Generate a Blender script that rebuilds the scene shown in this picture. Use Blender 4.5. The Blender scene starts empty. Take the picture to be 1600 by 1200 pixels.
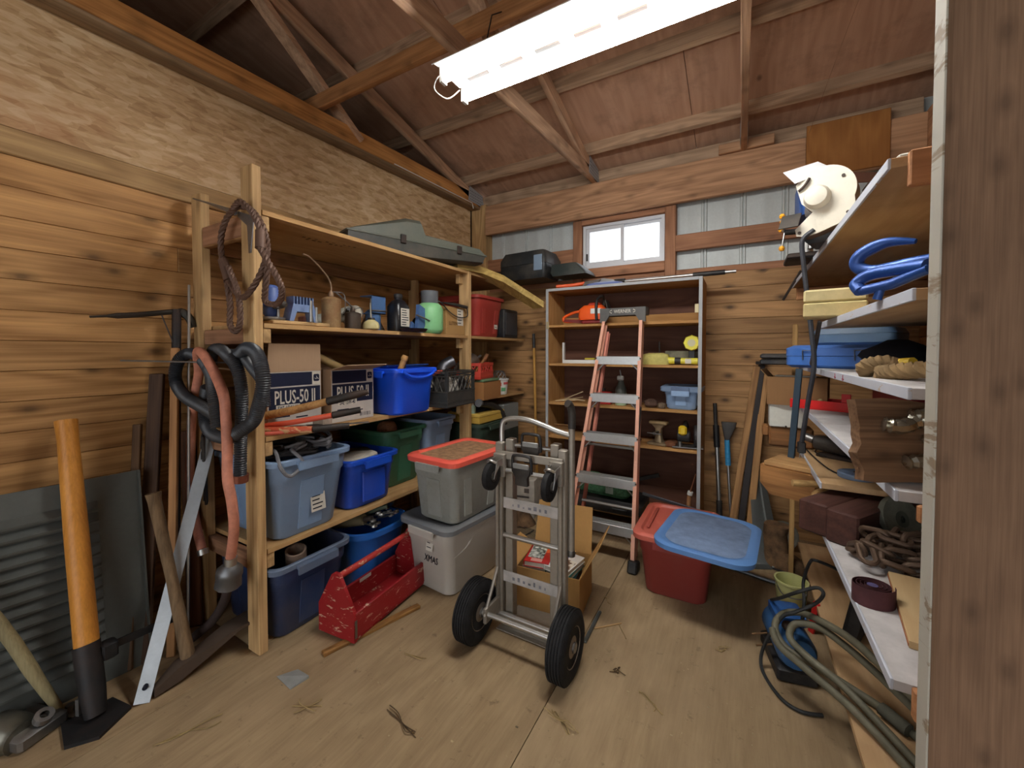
import bpy, math, random
from mathutils import Vector, Matrix, Euler
R = math.radians
S = bpy.context.scene
COL = S.collection
random.seed(7)

# ------------------------------------------------------------------ camera
cam_d = bpy.data.cameras.new('camera'); cam = bpy.data.objects.new('camera', cam_d); COL.objects.link(cam)
cam.location = (0, 0, 1.3)
cam.rotation_euler = (R(88.5), 0, R(29.7))
cam_d.sensor_width = 36; cam_d.lens = 627/1600*36; cam_d.shift_y = -33/1600; cam_d.clip_start = .02
S.camera = cam
# ------------------------------------------------------------------ sky, exposure
W = bpy.data.worlds.new('sky'); S.world = W; W.use_nodes = True
bg = W.node_tree.nodes['Background']; bg.inputs[0].default_value = (.93, .96, 1, 1); bg.inputs[1].default_value = 1.2
S.view_settings.view_transform = 'Standard'; S.view_settings.look = 'None'
S.view_settings.exposure = 1.08; S.view_settings.gamma = 1; S.view_settings.use_curve_mapping = False
TUBE_STRENGTH = 40.0

# ------------------------------------------------------------------ mesh builder
def cat_rom(pts, k=6, closed=False):
    P = [Vector(p) for p in pts]; n = len(P); out = []
    segs = n if closed else n-1
    for i in range(segs):
        if closed: a, b, c, d = P[i-1], P[i], P[(i+1) % n], P[(i+2) % n]
        else: a, b, c, d = P[max(i-1, 0)], P[i], P[i+1], P[min(i+2, n-1)]
        for j in range(k):
            t = j/k
            out.append(.5*((2*b)+(c-a)*t+(2*a-5*b+4*c-d)*t*t+(3*b-a-3*c+d)*t**3))
    if not closed: out.append(P[-1].copy())
    return out

def rrect(w, d, r, n=3, z=0, cx=0, cy=0):
    out = []
    r = max(min(r, w/2-1e-4, d/2-1e-4), 1e-4)
    for sx, sy, a0 in ((1, 1, 0), (-1, 1, 90), (-1, -1, 180), (1, -1, 270)):
        for i in range(n+1):
            a = R(a0+90*i/n)
            out.append(Vector((cx+sx*(w/2-r)+r*math.cos(a), cy+sy*(d/2-r)+r*math.sin(a), z)))
    return out

class B:
    def __init__(s): s.v = []; s.f = []
    def add(s, vs, fs, M=None):
        o = len(s.v)
        s.v += [(M @ Vector(v)) if M else Vector(v) for v in vs]
        s.f += [tuple(i+o for i in f) for f in fs]
        return s
    def box(s, a, b, M=None, bev=0):
        x0, y0, z0 = a; x1, y1, z1 = b
        if bev:
            w, d = x1-x0, y1-y0; c = ((x0+x1)/2, (y0+y1)/2); e = bev
            rg = lambda ins, z: rrect(w-2*ins, d-2*ins, e, 1, z, *c)
            return s.loft([rg(e, z0), rg(0, z0+e), rg(0, z1-e), rg(e, z1)], M=M)
        vs = [(x, y, z) for x in (x0, x1) for y in (y0, y1) for z in (z0, z1)]
        return s.add(vs, [(0, 1, 3, 2), (4, 6, 7, 5), (0, 4, 5, 1), (2, 3, 7, 6), (0, 2, 6, 4), (1, 5, 7, 3)], M)
    def loft(s, rings, caps=(1, 1), M=None, closed=False):
        n = len(rings[0]); vs = [p for r in rings for p in r]; fs = []
        m = len(rings)
        for k in range(m if closed else m-1):
            for i in range(n):
                a, b = k*n+i, k*n+(i+1) % n
                c, d = ((k+1) % m)*n+(i+1) % n, ((k+1) % m)*n+i
                fs.append((a, b, c, d))
        if not closed:
            if caps[0]: fs.append(tuple(range(n-1, -1, -1)))
            if caps[1]: fs.append(tuple((m-1)*n+i for i in range(n)))
        return s.add(vs, fs, M)
    def tube(s, pts, r, n=8, closed=False, M=None, caps=(1, 1)):
        P = [Vector(p) for p in pts]; N = len(P); rings = []
        t0 = None; nor = None
        for i in range(N):
            a = P[i-1] if (i or closed) else P[0]; b = P[(i+1) % N] if (i < N-1 or closed) else P[-1]
            t = (b-a)
            t = t.normalized() if t.length > 1e-9 else (t0 or Vector((0, 0, 1)))
            if nor is None:
                nor = t.orthogonal().normalized()
            else:
                nor = (nor - t*nor.dot(t))
                nor = nor.normalized() if nor.length > 1e-6 else t.orthogonal().normalized()
            t0 = t; bi = t.cross(nor)
            rr = r[i] if isinstance(r, (list, tuple)) else r
            rings.append([P[i]+nor*rr*math.cos(2*math.pi*j/n)+bi*rr*math.sin(2*math.pi*j/n) for j in range(n)])
        return s.loft(rings, caps, M, closed)
    def cyl(s, p0, p1, r0, r1=None, n=16, M=None, caps=(1, 1)):
        r1 = r0 if r1 is None else r1
        return s.tube([p0, p1], [r0, r1], n, False, M, caps)
    def lathe(s, prof, n=24, M=None, caps=(1, 1)):
        rings = [[Vector((r*math.cos(2*math.pi*j/n), r*math.sin(2*math.pi*j/n), z)) for j in range(n)] for r, z in prof]
        return s.loft(rings, caps, M)
    def prism(s, poly, z0, z1, M=None):
        return s.loft([[Vector((x, y, z0)) for x, y in poly], [Vector((x, y, z1)) for x, y in poly]], M=M)
    def build(s, name, mat, parent=None, sharp=38):
        me = bpy.data.meshes.new(name); me.from_pydata([tuple(v) for v in s.v], [], s.f); me.update()
        import bmesh
        bm = bmesh.new(); bm.from_mesh(me); bmesh.ops.recalc_face_normals(bm, faces=bm.faces); bm.to_mesh(me); bm.free()
        if sharp:
            me.polygons.foreach_set('use_smooth', [True]*len(me.polygons)); me.set_sharp_from_angle(angle=R(sharp))
        me.materials.append(mat)
        o = bpy.data.objects.new(name, me); COL.objects.link(o)
        if parent: o.parent = parent
        return o

# matrices: rows of a frame. AX('x') makes local z point along world x, and so on
def AX(d, loc=(0, 0, 0)):
    m = {'x': Matrix(((0, 0, 1), (1, 0, 0), (0, 1, 0))), 'y': Matrix(((1, 0, 0), (0, 0, 1), (0, 1, 0))), 'z': Matrix.Identity(3)}[d].to_4x4()
    return Matrix.Translation(loc) @ m
def TR(loc=(0, 0, 0), rot=(0, 0, 0)): return Matrix.Translation(loc) @ Euler([R(a) for a in rot]).to_matrix().to_4x4()

def tag(o, label=None, cat=None, group=None, kind=None):
    if label: o['label'] = label
    if cat: o['category'] = cat
    if group: o['group'] = group
    if kind: o['kind'] = kind
    return o
def thing(name, label, cat, loc=(0, 0, 0), rz=0, group=None, rot=None, kind=None):
    o = bpy.data.objects.new(name, None); COL.objects.link(o); o.empty_display_size = .05
    o.location = loc; o.rotation_euler = (0, 0, R(rz)) if rot is None else [R(a) for a in rot]
    return tag(o, label, cat, group, kind)
def struct(name, b, mat): return tag(b.build(name, mat), kind='structure')
def clone(o, parent, loc=None, rot=None):
    c = o.copy(); COL.objects.link(c); c.parent = parent
    if loc is not None: c.location = loc
    if rot is not None: c.rotation_euler = rot
    return c
def text_mesh(name, txt, size, mat, parent, loc, rot, ext=.0006, align='CENTER', sx=1, bold=0.0):
    cu = bpy.data.curves.new(name, 'FONT'); cu.body = txt; cu.size = size; cu.extrude = ext; cu.align_x = align; cu.resolution_u = 2; cu.offset = bold
    t = bpy.data.objects.new(name, cu); me = bpy.data.meshes.new_from_object(t); bpy.data.objects.remove(t)
    me.materials.clear(); me.materials.append(mat); me.name = name
    o = bpy.data.objects.new(name, me); COL.objects.link(o); o.parent = parent; o.location = loc
    o.rotation_euler = [R(a) for a in rot]; o.scale = (sx, 1, 1)
    return o

# ------------------------------------------------------------------ materials
def lin(c): return tuple(((x/255)/12.92 if x/255 <= .04045 else ((x/255+.055)/1.055)**2.4) for x in c)+(1,)
class N:
    def __init__(s, name):
        s.m = bpy.data.materials.new(name); s.m.use_nodes = True; s.t = s.m.node_tree
        s.b = s.t.nodes['Principled BSDF']
    def n(s, typ, props=None, **ins):
        x = s.t.nodes.new(typ)
        for k, v in (props or {}).items(): setattr(x, k, v)
        for k, v in ins.items():
            key = int(k[1:]) if k[0] == '_' and k[1:].isdigit() else k.replace('_', ' ')
            s.set(x.inputs[key], v)
        return x
    def set(s, inp, v):
        if isinstance(v, bpy.types.NodeSocket): s.t.links.new(v, inp)
        elif isinstance(v, bpy.types.Node): s.t.links.new(v.outputs[0], inp)
        else: inp.default_value = v
    def math(s, op, a, b=0.0, c=None):
        x = s.n('ShaderNodeMath', {'operation': op}); s.set(x.inputs[0], a); s.set(x.inputs[1], b)
        if c is not None: s.set(x.inputs[2], c)
        return x.outputs[0]
    def mix(s, f, a, b, mode='MIX'):
        x = s.n('ShaderNodeMix', {'data_type': 'RGBA', 'blend_type': mode}); s.set(x.inputs[0], f); s.set(x.inputs[6], a); s.set(x.inputs[7], b)
        return x.outputs[2]
    def ramp(s, f, *st):
        x = s.n('ShaderNodeValToRGB'); s.set(x.inputs[0], f); e = x.color_ramp.elements
        while len(e) < len(st): e.new(.5)
        for q, (p, c) in zip(e, st): q.position = p; q.color = c if isinstance(c, tuple) else (c, c, c, 1)
        return x.outputs[0]
    def coord(s, scale=(1, 1, 1), rnd=True, rot=(0, 0, 0)):
        tc = s.n('ShaderNodeTexCoord').outputs['Object']
        if rnd:
            oi = s.n('ShaderNodeObjectInfo').outputs['Random']
            cx = s.n('ShaderNodeCombineXYZ', None, X=s.math('MULTIPLY', oi, 17.3), Y=s.math('MULTIPLY', oi, 31.7), Z=s.math('MULTIPLY', oi, 11.9))
            tc = s.n('ShaderNodeVectorMath', {'operation': 'ADD'}, _0=tc, _1=cx.outputs[0]).outputs[0]
        return s.n('ShaderNodeMapping', None, Vector=tc, Scale=scale, Rotation=rot).outputs[0]
    def noise(s, vec, sc=1, det=4, ro=.55, dist=0):
        return s.n('ShaderNodeTexNoise', None, Vector=vec, Scale=sc, Detail=det, Roughness=ro, Distortion=dist).outputs[0]
    def bump(s, h, st=.3, d=.01):
        x = s.n('ShaderNodeBump', None, Height=h, Strength=st, Distance=d); s.set(s.b.inputs['Normal'], x.outputs[0])
    def fin(s, col, rough=.6, metal=0.0, spec=.5):
        s.set(s.b.inputs['Base Color'], col); s.set(s.b.inputs['Roughness'], rough); s.set(s.b.inputs['Metallic'], metal)
        s.set(s.b.inputs['Specular IOR Level'], spec)
        return s.m
_mc = {}
def wood(c1, c2, axis='Z', sc=1.0, knots=.5, rough=.7, var=.25, stain=0.0, rings=.16):
    key = ('wood', c1, c2, axis, sc, knots, rough, var, stain, rings)
    if key in _mc: return _mc[key]
    q = N('wood'); i = 'XYZ'.index(axis)
    def sv(al, ac): v = [ac*sc]*3; v[i] = al*sc; return tuple(v)
    a = q.noise(q.coord(sv(.7, 5)), 1, 2, .5)
    ring = q.math('SINE', q.math('MULTIPLY', a, 62.0)); ring = q.math('MULTIPLY_ADD', ring, .5, .5)
    fine = q.noise(q.coord(sv(2.5, 110)), 1, 3, .6)
    broad = q.noise(q.coord(sv(1.3, 9)), 1, 4, .6)
    f = q.math('ADD', q.math('MULTIPLY', ring, rings), q.math('ADD', q.math('MULTIPLY', fine, .5), q.math('MULTIPLY', broad, .5)))
    col = q.mix(q.ramp(f, (.30, 0.0), (.82, 1.0)), lin(tuple(min(255, int(x*1.06)) for x in c1)), lin(tuple(int(x*.86) for x in c2)))
    if knots:
        sp = q.n('ShaderNodeSeparateXYZ', None, Vector=q.coord((1, 1, 1))); oth = [sp.outputs[j] for j in range(3) if j != i]
        cv = q.n('ShaderNodeCombineXYZ', None, X=q.math('MULTIPLY', sp.outputs[i], 4.6*sc), Y=q.math('MULTIPLY', q.math('ADD', oth[0], oth[1]), 8.5*sc), Z=0.0)
        vn = q.n('ShaderNodeTexVoronoi', {'voronoi_dimensions': '2D'}, Vector=cv.outputs[0], Scale=1.0, Randomness=1.0); vo = q.math('ADD', vn.outputs['Distance'], q.math('MULTIPLY', q.math('SUBTRACT', broad, .5), .12))
        keep = q.math('GREATER_THAN', q.n('ShaderNodeSeparateColor', None, Color=vn.outputs['Color']).outputs[0], .45)
        k = q.math('MULTIPLY', q.ramp(vo, (.05, 1.0), (.12, .55), (.26, 0.0)), keep); dark = lin(tuple(int(x*.42) for x in c2))
        col = q.mix(q.math('MULTIPLY', k, knots), col, dark)
    oi = q.n('ShaderNodeObjectInfo').outputs['Random']
    hv = q.n('ShaderNodeHueSaturation', None, Color=col, Value=q.math('MULTIPLY_ADD', oi, var, 1-var/2), Saturation=1.0)
    col = hv.outputs[0]
    if stain:
        st = q.ramp(q.noise(q.coord((2.3, 2.3, 2.3)), 1, 5, .65), (.52, 0.0), (.68, 1.0))
        col = q.mix(q.math('MULTIPLY', st, stain), col, lin(tuple(int(x*.5) for x in c2)))
    q.bump(f, .15, .004)
    _mc[key] = q.fin(col, rough, 0, .3); return _mc[key]
def osb():
    if 'osb' in _mc: return _mc['osb']
    q = N('oriented_strand_board')
    d = q.noise(q.coord((3, 3, 3), False), 1, 2)
    def chips(rot, s1, s2):
        v = q.coord((1, s1, s2), False, (R(rot), 0, 0))
        return q.n('ShaderNodeTexVoronoi', None, Vector=v, Scale=1, Randomness=1.0).outputs['Color']
    a = q.n('ShaderNodeSeparateColor', None, Color=chips(12, 11, 40)).outputs[0]
    b = q.n('ShaderNodeSeparateColor', None, Color=chips(-38, 13, 44)).outputs[1]
    c = q.n('ShaderNodeSeparateColor', None, Color=chips(68, 15, 46)).outputs[2]
    f = q.math('ADD', q.math('MULTIPLY', a, .36), q.math('ADD', q.math('MULTIPLY', b, .34), q.math('MULTIPLY', c, .30)))
    f = q.math('ADD', q.math('MULTIPLY', f, .65), q.math('MULTIPLY', q.noise(q.coord((1, 25, 90), False, (R(8), 0, 0)), 1, 4), .35))
    col = q.ramp(f, (.22, lin((172, 136, 96))), (.48, lin((206, 172, 128))), (.75, lin((226, 200, 160))))
    fl = q.ramp(q.noise(q.coord((1, 22, 95), False, (R(-25), 0, 0)), 1, 2), (.71, 0.0), (.80, 1.0))
    col = q.mix(q.math('MULTIPLY', fl, .4), col, lin((96, 62, 36)))
    rs = q.ramp(q.noise(q.coord((1.2, 1.2, 2.2), False), 1, 4, .6), (.56, 0.0), (.7, 1.0))
    col = q.mix(q.math('MULTIPLY', rs, .35), col, lin((170, 104, 66)))
    q.bump(f, .25, .004)
    _mc['osb'] = q.fin(col, .75, 0, .25); return _mc['osb']
def plywood(c1, c2, axis='Y', stain=.35, name='plywood'):
    key = ('ply', c1, c2, axis, stain)
    if key in _mc: return _mc[key]
    q = N(name); i = 'XYZ'.index(axis)
    def sv(al, ac): v = [ac]*3; v[i] = al; return tuple(v)
    a = q.noise(q.coord(sv(.45, 2.6)), 1, 3, .5)
    ring = q.math('MULTIPLY_ADD', q.math('SINE', q.math('MULTIPLY', a, 85.0)), .5, .5)
    fine = q.noise(q.coord(sv(3, 60)), 1, 4, .6)
    f = q.math('ADD', q.math('MULTIPLY', ring, .35), q.math('MULTIPLY', fine, .65))
    col = q.mix(f, lin(c1), lin(c2))
    sp = q.ramp(q.noise(q.coord((2.6, 2.6, 2.6)), 1, 6, .68), (.5, 0.0), (.72, 1.0))
    col = q.mix(q.math('MULTIPLY', sp, stain), col, lin(tuple(int(x*.48) for x in c2)))
    vo = q.n('ShaderNodeTexVoronoi', None, Vector=q.coord(sv(1.6, 2.6)), Scale=1, Randomness=1).outputs['Distance']
    col = q.mix(q.math('MULTIPLY', q.ramp(vo, (.025, 1.0), (.055, 0.0)), .6), col, lin(tuple(int(x*.35) for x in c2)))
    q.bump(f, .12, .003)
    _mc[key] = q.fin(col, .8, 0, .2); return _mc[key]
def plastic(c, rough=.45, dirt=.25, dc=(150, 135, 115), name='plastic'):
    key = ('pl', c, rough, dirt, dc)
    if key in _mc: return _mc[key]
    q = N(name)
    n1 = q.noise(q.coord((4, 4, 4)), 1, 6, .7); n2 = q.noise(q.coord((45, 45, 45)), 1, 3, .6)
    f = q.math('MULTIPLY', q.ramp(n1, (.42, 0.0), (.75, 1.0)), dirt)
    col = q.mix(f, lin(c), lin(dc)); col = q.mix(q.math('MULTIPLY', q.ramp(n2, (.55, 0.0), (.8, 1.0)), dirt*.7), col, lin(tuple(int(x*.6) for x in c)))
    _mc[key] = q.fin(col, q.math('MULTIPLY_ADD', n1, .25, rough-.1), 0, .45); return _mc[key]
def metal(c, rough=.4, met=1.0, rust=0.0, rc=(96, 62, 40), name='metal'):
    key = ('me', c, rough, met, rust, rc)
    if key in _mc: return _mc[key]
    q = N(name)
    n1 = q.noise(q.coord((7, 7, 7)), 1, 6, .7)
    f = q.math('MULTIPLY', q.ramp(n1, (.4, 0.0), (.62, 1.0)), rust)
    col = q.mix(f, lin(c), lin(rc))
    col = q.mix(q.math('MULTIPLY', q.noise(q.coord((60, 60, 60)), 1, 3), .3), col, lin(tuple(int(x*.6) for x in c)))
    _mc[key] = q.fin(col, q.math('MULTIPLY_ADD', n1, .3, rough-.12), q.math('MULTIPLY', q.math('SUBTRACT', 1.0, f), met), .5); return _mc[key]
def worn(c, c2, amt=.62, rough=.5, sc=22, name='worn_paint'):
    key = ('wo', c, c2, amt, sc)
    if key in _mc: return _mc[key]
    q = N(name)
    n1 = q.noise(q.coord((sc*.5, sc*.5, sc*1.6)), 1, 5, .7, .6); n2 = q.noise(q.coord((3, 3, 3)), 1, 4)
    f = q.ramp(n1, (amt, 0.0), (amt+.04, 1.0))
    col = q.mix(q.math('MULTIPLY', n2, .4), lin(c), lin(tuple(int(x*.6) for x in c))); col = q.mix(f, col, lin(c2))
    q.bump(n1, .1, .003)
    _mc[key] = q.fin(col, rough, 0, .4); return _mc[key]
def matte(c, rough=.8, var=.2, sc=12, name='matte'):
    key = ('ma', c, rough, var, sc)
    if key in _mc: return _mc[key]
    q = N(name); n1 = q.noise(q.coord((sc, sc, sc)), 1, 5, .65)
    col = q.mix(q.ramp(n1, (.3, 0.0), (.7, 1.0)), lin(c), lin(tuple(int(x*(1-var*1.6)) for x in c)))
    q.bump(n1, .1, .003)
    _mc[key] = q.fin(col, rough, 0, .3); return _mc[key]
def cardboard(c=(178, 138, 92)):
    key = ('cb', c)
    if key in _mc: return _mc[key]
    q = N('cardboard')
    n1 = q.noise(q.coord((5, 5, 5)), 1, 5, .6); n2 = q.noise(q.coord((180, 180, 8)), 1, 2)
    col = q.mix(q.math('ADD', q.math('MULTIPLY', n1, .45), q.math('MULTIPLY', n2, .25)), lin(c), lin(tuple(int(x*.72) for x in c)))
    _mc[key] = q.fin(col, .85, 0, .2); return _mc[key]
def glow(c, st):
    m = bpy.data.materials.new('glow'); m.use_nodes = True; t = m.node_tree; t.nodes.clear()
    e = t.nodes.new('ShaderNodeEmission'); o = t.nodes.new('ShaderNodeOutputMaterial'); e.inputs[0].default_value = c; e.inputs[1].default_value = st
    t.links.new(e.outputs[0], o.inputs[0]); return m
def glass():
    q = N('window_glass'); q.b.inputs['Transmission Weight'].default_value = 1; q.b.inputs['IOR'].default_value = 1.02
    return q.fin((.97, .98, 1, 1), .02, 0, .5)
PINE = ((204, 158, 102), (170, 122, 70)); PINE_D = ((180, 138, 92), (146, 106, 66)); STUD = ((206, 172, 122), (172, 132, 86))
ROOFW = ((200, 170, 140), (166, 136, 108)); ALU = metal((196, 196, 192), .38); STEEL = metal((150, 150, 148), .4, 1, .25)
BLACKP = plastic((26, 26, 28), .5, .2); RUBBER = matte((34, 34, 35), .75, .3, 30); DARKST = metal((62, 60, 58), .55, .8, .35)
WHITE = plastic((226, 226, 220), .4, .15); INK = matte((20, 24, 40), .6, .05); PAPER = matte((224, 218, 204), .7, .08)
# ------------------------------------------------------------------ the setting
XL, YB, XR = -2.38, 3.38, .95
def slab(name, a, b, mat, parent=None, bev=.003): return B().box(a, b, bev=bev).build(name, mat, parent)
def root_struct(name):
    o = bpy.data.objects.new(name, None); COL.objects.link(o); return tag(o, kind='structure')
floor = struct('floor', B().box((-5.4, -2.6, -.12), (2.6, YB+.16, -.022)), matte((90, 78, 60)))
def floor_mat():
    q = N('dusty_floor_plywood')
    a = q.noise(q.coord((2.2, .5, 1), False), 1, 4, .55)
    ring = q.math('MULTIPLY_ADD', q.math('SINE', q.math('MULTIPLY', a, 70.0)), .5, .5)
    fine = q.noise(q.coord((70, 6, 1), False), 1, 5, .65); big = q.noise(q.coord((1.4, 1.1, 1), False), 1, 6, .65)
    col = q.mix(q.math('ADD', q.math('MULTIPLY', ring, .2), q.math('MULTIPLY', fine, .8)), lin((184, 160, 124)), lin((128, 106, 78)))
    col = q.mix(q.ramp(big, (.35, 0.0), (.75, .55)), col, lin((112, 92, 68)))
    sp = q.ramp(q.noise(q.coord((16, 16, 1), False), 1, 6, .7), (.60, 0.0), (.72, .7)); col = q.mix(sp, col, lin((92, 74, 54)))
    ch = q.ramp(q.noise(q.coord((120, 110, 1), False), 1, 3, .6), (.73, 0.0), (.77, .6)); col = q.mix(ch, col, lin((214, 196, 160)))
    oi = q.n('ShaderNodeObjectInfo').outputs['Random']
    col = q.n('ShaderNodeHueSaturation', None, Color=col, Value=q.math('MULTIPLY_ADD', oi, .08, .96)).outputs[0]
    q.bump(fine, .12, .003); return q.fin(col, .85, 0, .15)
fm = floor_mat()
xs = [-3.05, -1.83, -.61, .61, 1.83]
for i in range(4):
    ys = [-2.6, -1.5, .94, YB+.06] if i % 2 == 0 else [-2.6, -.28, 2.16, YB+.06]
    for j in range(3):
        slab('plywood_sheet', (xs[i]+.0015, ys[j]+.0015, -.022), (xs[i+1]-.0015, ys[j+1]-.0015, 0), fm, floor, .0012)
# left wall: planks below, ledger strip and strand board above
wl = root_struct('wall_left')
B().box((XL-.10, -1.6, -.02), (XL-.03, YB+.1, 2.76)).build('backing', matte((60, 46, 32)), wl)
pm = wood(*PINE, 'Y', 1, .7, .6, .42, 0, .2)
z = 2.036; n = 0
while z > .02:
    z0 = max(z-.1152, 0)
    cuts = [-1.6, [1.9, 5, .9, 5, 2.4, 5, 1.4, 5][n % 8], YB+.06]; 
    cuts = [c for c in cuts if c <= YB+.06]
    if len(cuts) == 2: cuts = [cuts[0], cuts[1]]
    for j in range(len(cuts)-1):
        off = random.uniform(-.002, .002)
        slab('plank', (XL-.035, cuts[j]+.0006, z0+.0006), (XL+off, cuts[j+1]-.0006, z-.0006), pm, wl, .0015)
    z = z0; n += 1
slab('ledger_board', (XL-.035, -1.6, 2.04), (XL+.004, 3.36, 2.14), wood(*STUD, 'Y', 1, .3, .7, .1), wl)
for a, b in ((-1.6, .05), (.053, 2.49), (2.493, 3.34)):
    slab('strand_board', (XL-.035, a, 2.142), (XL-.006, b, 2.78), osb(), wl, .002)
# back wall
wb = root_struct('wall_back')
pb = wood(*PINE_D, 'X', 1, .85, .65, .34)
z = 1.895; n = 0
while z > .02:
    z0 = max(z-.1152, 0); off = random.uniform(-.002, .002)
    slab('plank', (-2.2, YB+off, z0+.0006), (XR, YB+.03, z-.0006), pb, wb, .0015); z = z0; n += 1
GIRT = ((172, 124, 92), (138, 92, 64))
slab('corner_post', (-2.378, 3.345, 0), (-2.205, 3.47, 2.76), wood(*STUD, 'Z', 1, .4, .7, .1), wb)
gm = wood(*GIRT, 'X', 1, .4, .7, .12, .2); gz = wood(*GIRT, 'Z', 1, .4, .7, .12, .2)
HDR = ((202, 158, 120), (166, 122, 88))
slab('header_beam', (-2.203, 3.33, 2.452), (.36, 3.375, 2.735), wood(*HDR, 'X', 1, .35, .7, .1), wb)
slab('header_beam', (.362, 3.33, 2.452), (XR, 3.375, 2.735), wood(*HDR, 'X', .6, .5, .7, .1), wb)
slab('gusset_panel', (.36, 3.316, 2.455), (.78, 3.3295, 2.80), plywood((176, 122, 68), (140, 90, 46), 'Z', .2), wb)
slab('scrap_block', (-.16, 3.30, 2.7355), (.18, 3.335, 2.80), wood(*HDR, 'X', 1, .3), wb)
slab('scrap_block', (-.02, 3.29, 2.80), (.02, 3.33, 2.86), wood(*HDR, 'X', 1, .3), wb)
slab('girt', (-2.205, YB, 2.09), (-1.305, YB+.038, 2.215), gm, wb); slab('girt', (-.465, YB, 2.09), (XR, YB+.038, 2.215), gm, wb)
slab('girt', (-2.205, YB+.032, 1.86), (XR, YB+.07, 1.95), gm, wb)
slab('stud', (-1.305, YB-.004, 1.90), (-1.225, YB+.085, 2.452), gz, wb); slab('stud', (-.535, YB-.004, 1.90), (-.455, YB+.085, 2.452), gz, wb)
slab('window_sill_plate', (-1.225, YB, 1.95), (-.535, YB+.085, 2.028), gm, wb); slab('window_head_plate', (-1.225, YB, 2.408), (-.535, YB+.085, 2.452), gm, wb)
mm = metal((204, 210, 208), .55, .1, .05)
def ribbed(x0, x1, z0, z1, y):
    b = B(); xs = [x0]; x = math.ceil(x0/.13)*.13; k = int(round(x/.13)); prof = [(x0, y)]
    while x < x1-.03:
        if k % 2 == 0: prof += [(x-.022, y), (x-.016, y-.014), (x-.006, y-.014), (x, y-.004), (x+.006, y-.014), (x+.016, y-.014), (x+.022, y)]
        else: prof += [(x-.03, y), (x-.024, y-.0018), (x+.024, y-.0018), (x+.03, y)]
        x += .13; k += 1
    prof = [p for i, p in enumerate(prof) if i == 0 or p[0] > prof[i-1][0]] + [(x1, y)]
    poly = prof + [(px, py+.002) for px, py in reversed(prof)]
    n = len(prof); vs = []; fs = []
    for zz in (z0, z1): vs += [(px, py, zz) for px, py in prof]+[(px, py+.0015, zz) for px, py in prof]
    for i in range(n-1): fs += [(i, i+1, 2*n+i+1, 2*n+i), (n+i, 3*n+i, 3*n+i+1, n+i+1)]
    return b.add(vs, fs)
ribbed(-2.3, -1.22, -.02, 2.9, 3.462).build('metal_panel', mm, wb, 20)
ribbed(-1.22, -.54, -.02, 2.03, 3.462).build('metal_panel', mm, wb, 20); ribbed(-1.22, -.54, 2.405, 2.9, 3.462).build('metal_panel', mm, wb, 20)
ribbed(-.54, 1.1, -.02, 2.9, 3.462).build('metal_panel', mm, wb, 20)
# window: frame, sash bars, panes
win = root_struct('window_1')
vin = plastic((214, 216, 220), .4, .12)
def frame(b, x0, x1, z0, z1, w, y0, y1):
    b.box((x0, y0, z0), (x1, y1, z0+w)).box((x0, y0, z1-w), (x1, y1, z1)).box((x0, y0, z0+w), (x0+w, y1, z1-w)).box((x1-w, y0, z0+w), (x1, y1, z1-w)); return b
frame(B(), -1.218, -.540, 2.032, 2.402, .024, YB+.02, YB+.085).build('window_frame', vin, win)
frame(B(), -1.192, -.866, 2.058, 2.376, .028, YB+.03, YB+.05).build('sash', vin, win)
frame(B(), -.898, -.566, 2.058, 2.376, .02, YB+.052, YB+.07).build('sash', vin, win)
gl = glass()
B().box((-1.166, YB+.038, 2.084), (-.892, YB+.042, 2.35)).build('pane', gl, win, 0); B().box((-.88, YB+.059, 2.076), (-.584, YB+.063, 2.358)).build('pane', gl, win, 0)
B().box((-1.19, YB+.022, 2.10), (-1.178, YB+.034, 2.16)).build('latch', DARKST, win)
# right wall
wr = root_struct('wall_right')
B().box((XR+.03, -1.6, -.02), (XR+.10, YB+.1, 2.76)).build('backing', matte((60, 46, 32)), wr)
z = 2.2
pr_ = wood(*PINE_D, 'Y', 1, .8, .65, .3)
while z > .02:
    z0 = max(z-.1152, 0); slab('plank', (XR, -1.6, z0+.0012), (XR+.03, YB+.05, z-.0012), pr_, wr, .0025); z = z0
slab('top_plate', (XR, -1.6, 2.2), (XR+.06, YB, 2.75), wood(*HDR, 'Y', 1, .3), wr)
# unseen walls added to hold back sky light, with a doorway behind the camera
wf = struct('wall_unseen_front', B().box((-5.2, -1.70, -.02), (-1.9, -1.6, 4.1)).box((1.0, -1.70, -.02), (2.3, -1.6, 4.1)).box((-1.9, -1.70, 2.15), (1.0, -1.6, 4.1)), matte((120, 92, 62)))
struct('wall_unseen_left', B().box((-5.3, -1.7, -.02), (-5.2, 3.5, 4.1)), matte((110, 84, 60)))
struct('wall_unseen_right', B().box((2.2, -1.7, -.02), (2.3, 3.5, 4.1)), matte((110, 84, 60)))
struct('wall_unseen_back', B().box((-5.2, 3.47, -.02), (-2.38, 3.5, 2.9)).box((.95, 3.47, -.02), (2.3, 3.5, 2.9)), matte((110, 84, 60)))
# door-side timber in the foreground
tp = root_struct('trim_1')
slab('timber_post', (.227, .735, -.02), (.42, .775, 2.9), wood((136, 108, 84), (100, 76, 58), 'Z', 2.4, .4, .8, .05, .15, .04), tp, .004)
slab('painted_face', (.2245, .737, -.02), (.2268, .773, 2.9), worn((188, 184, 170), (136, 120, 98), .55, .7, 10), tp, .0008)
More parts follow.
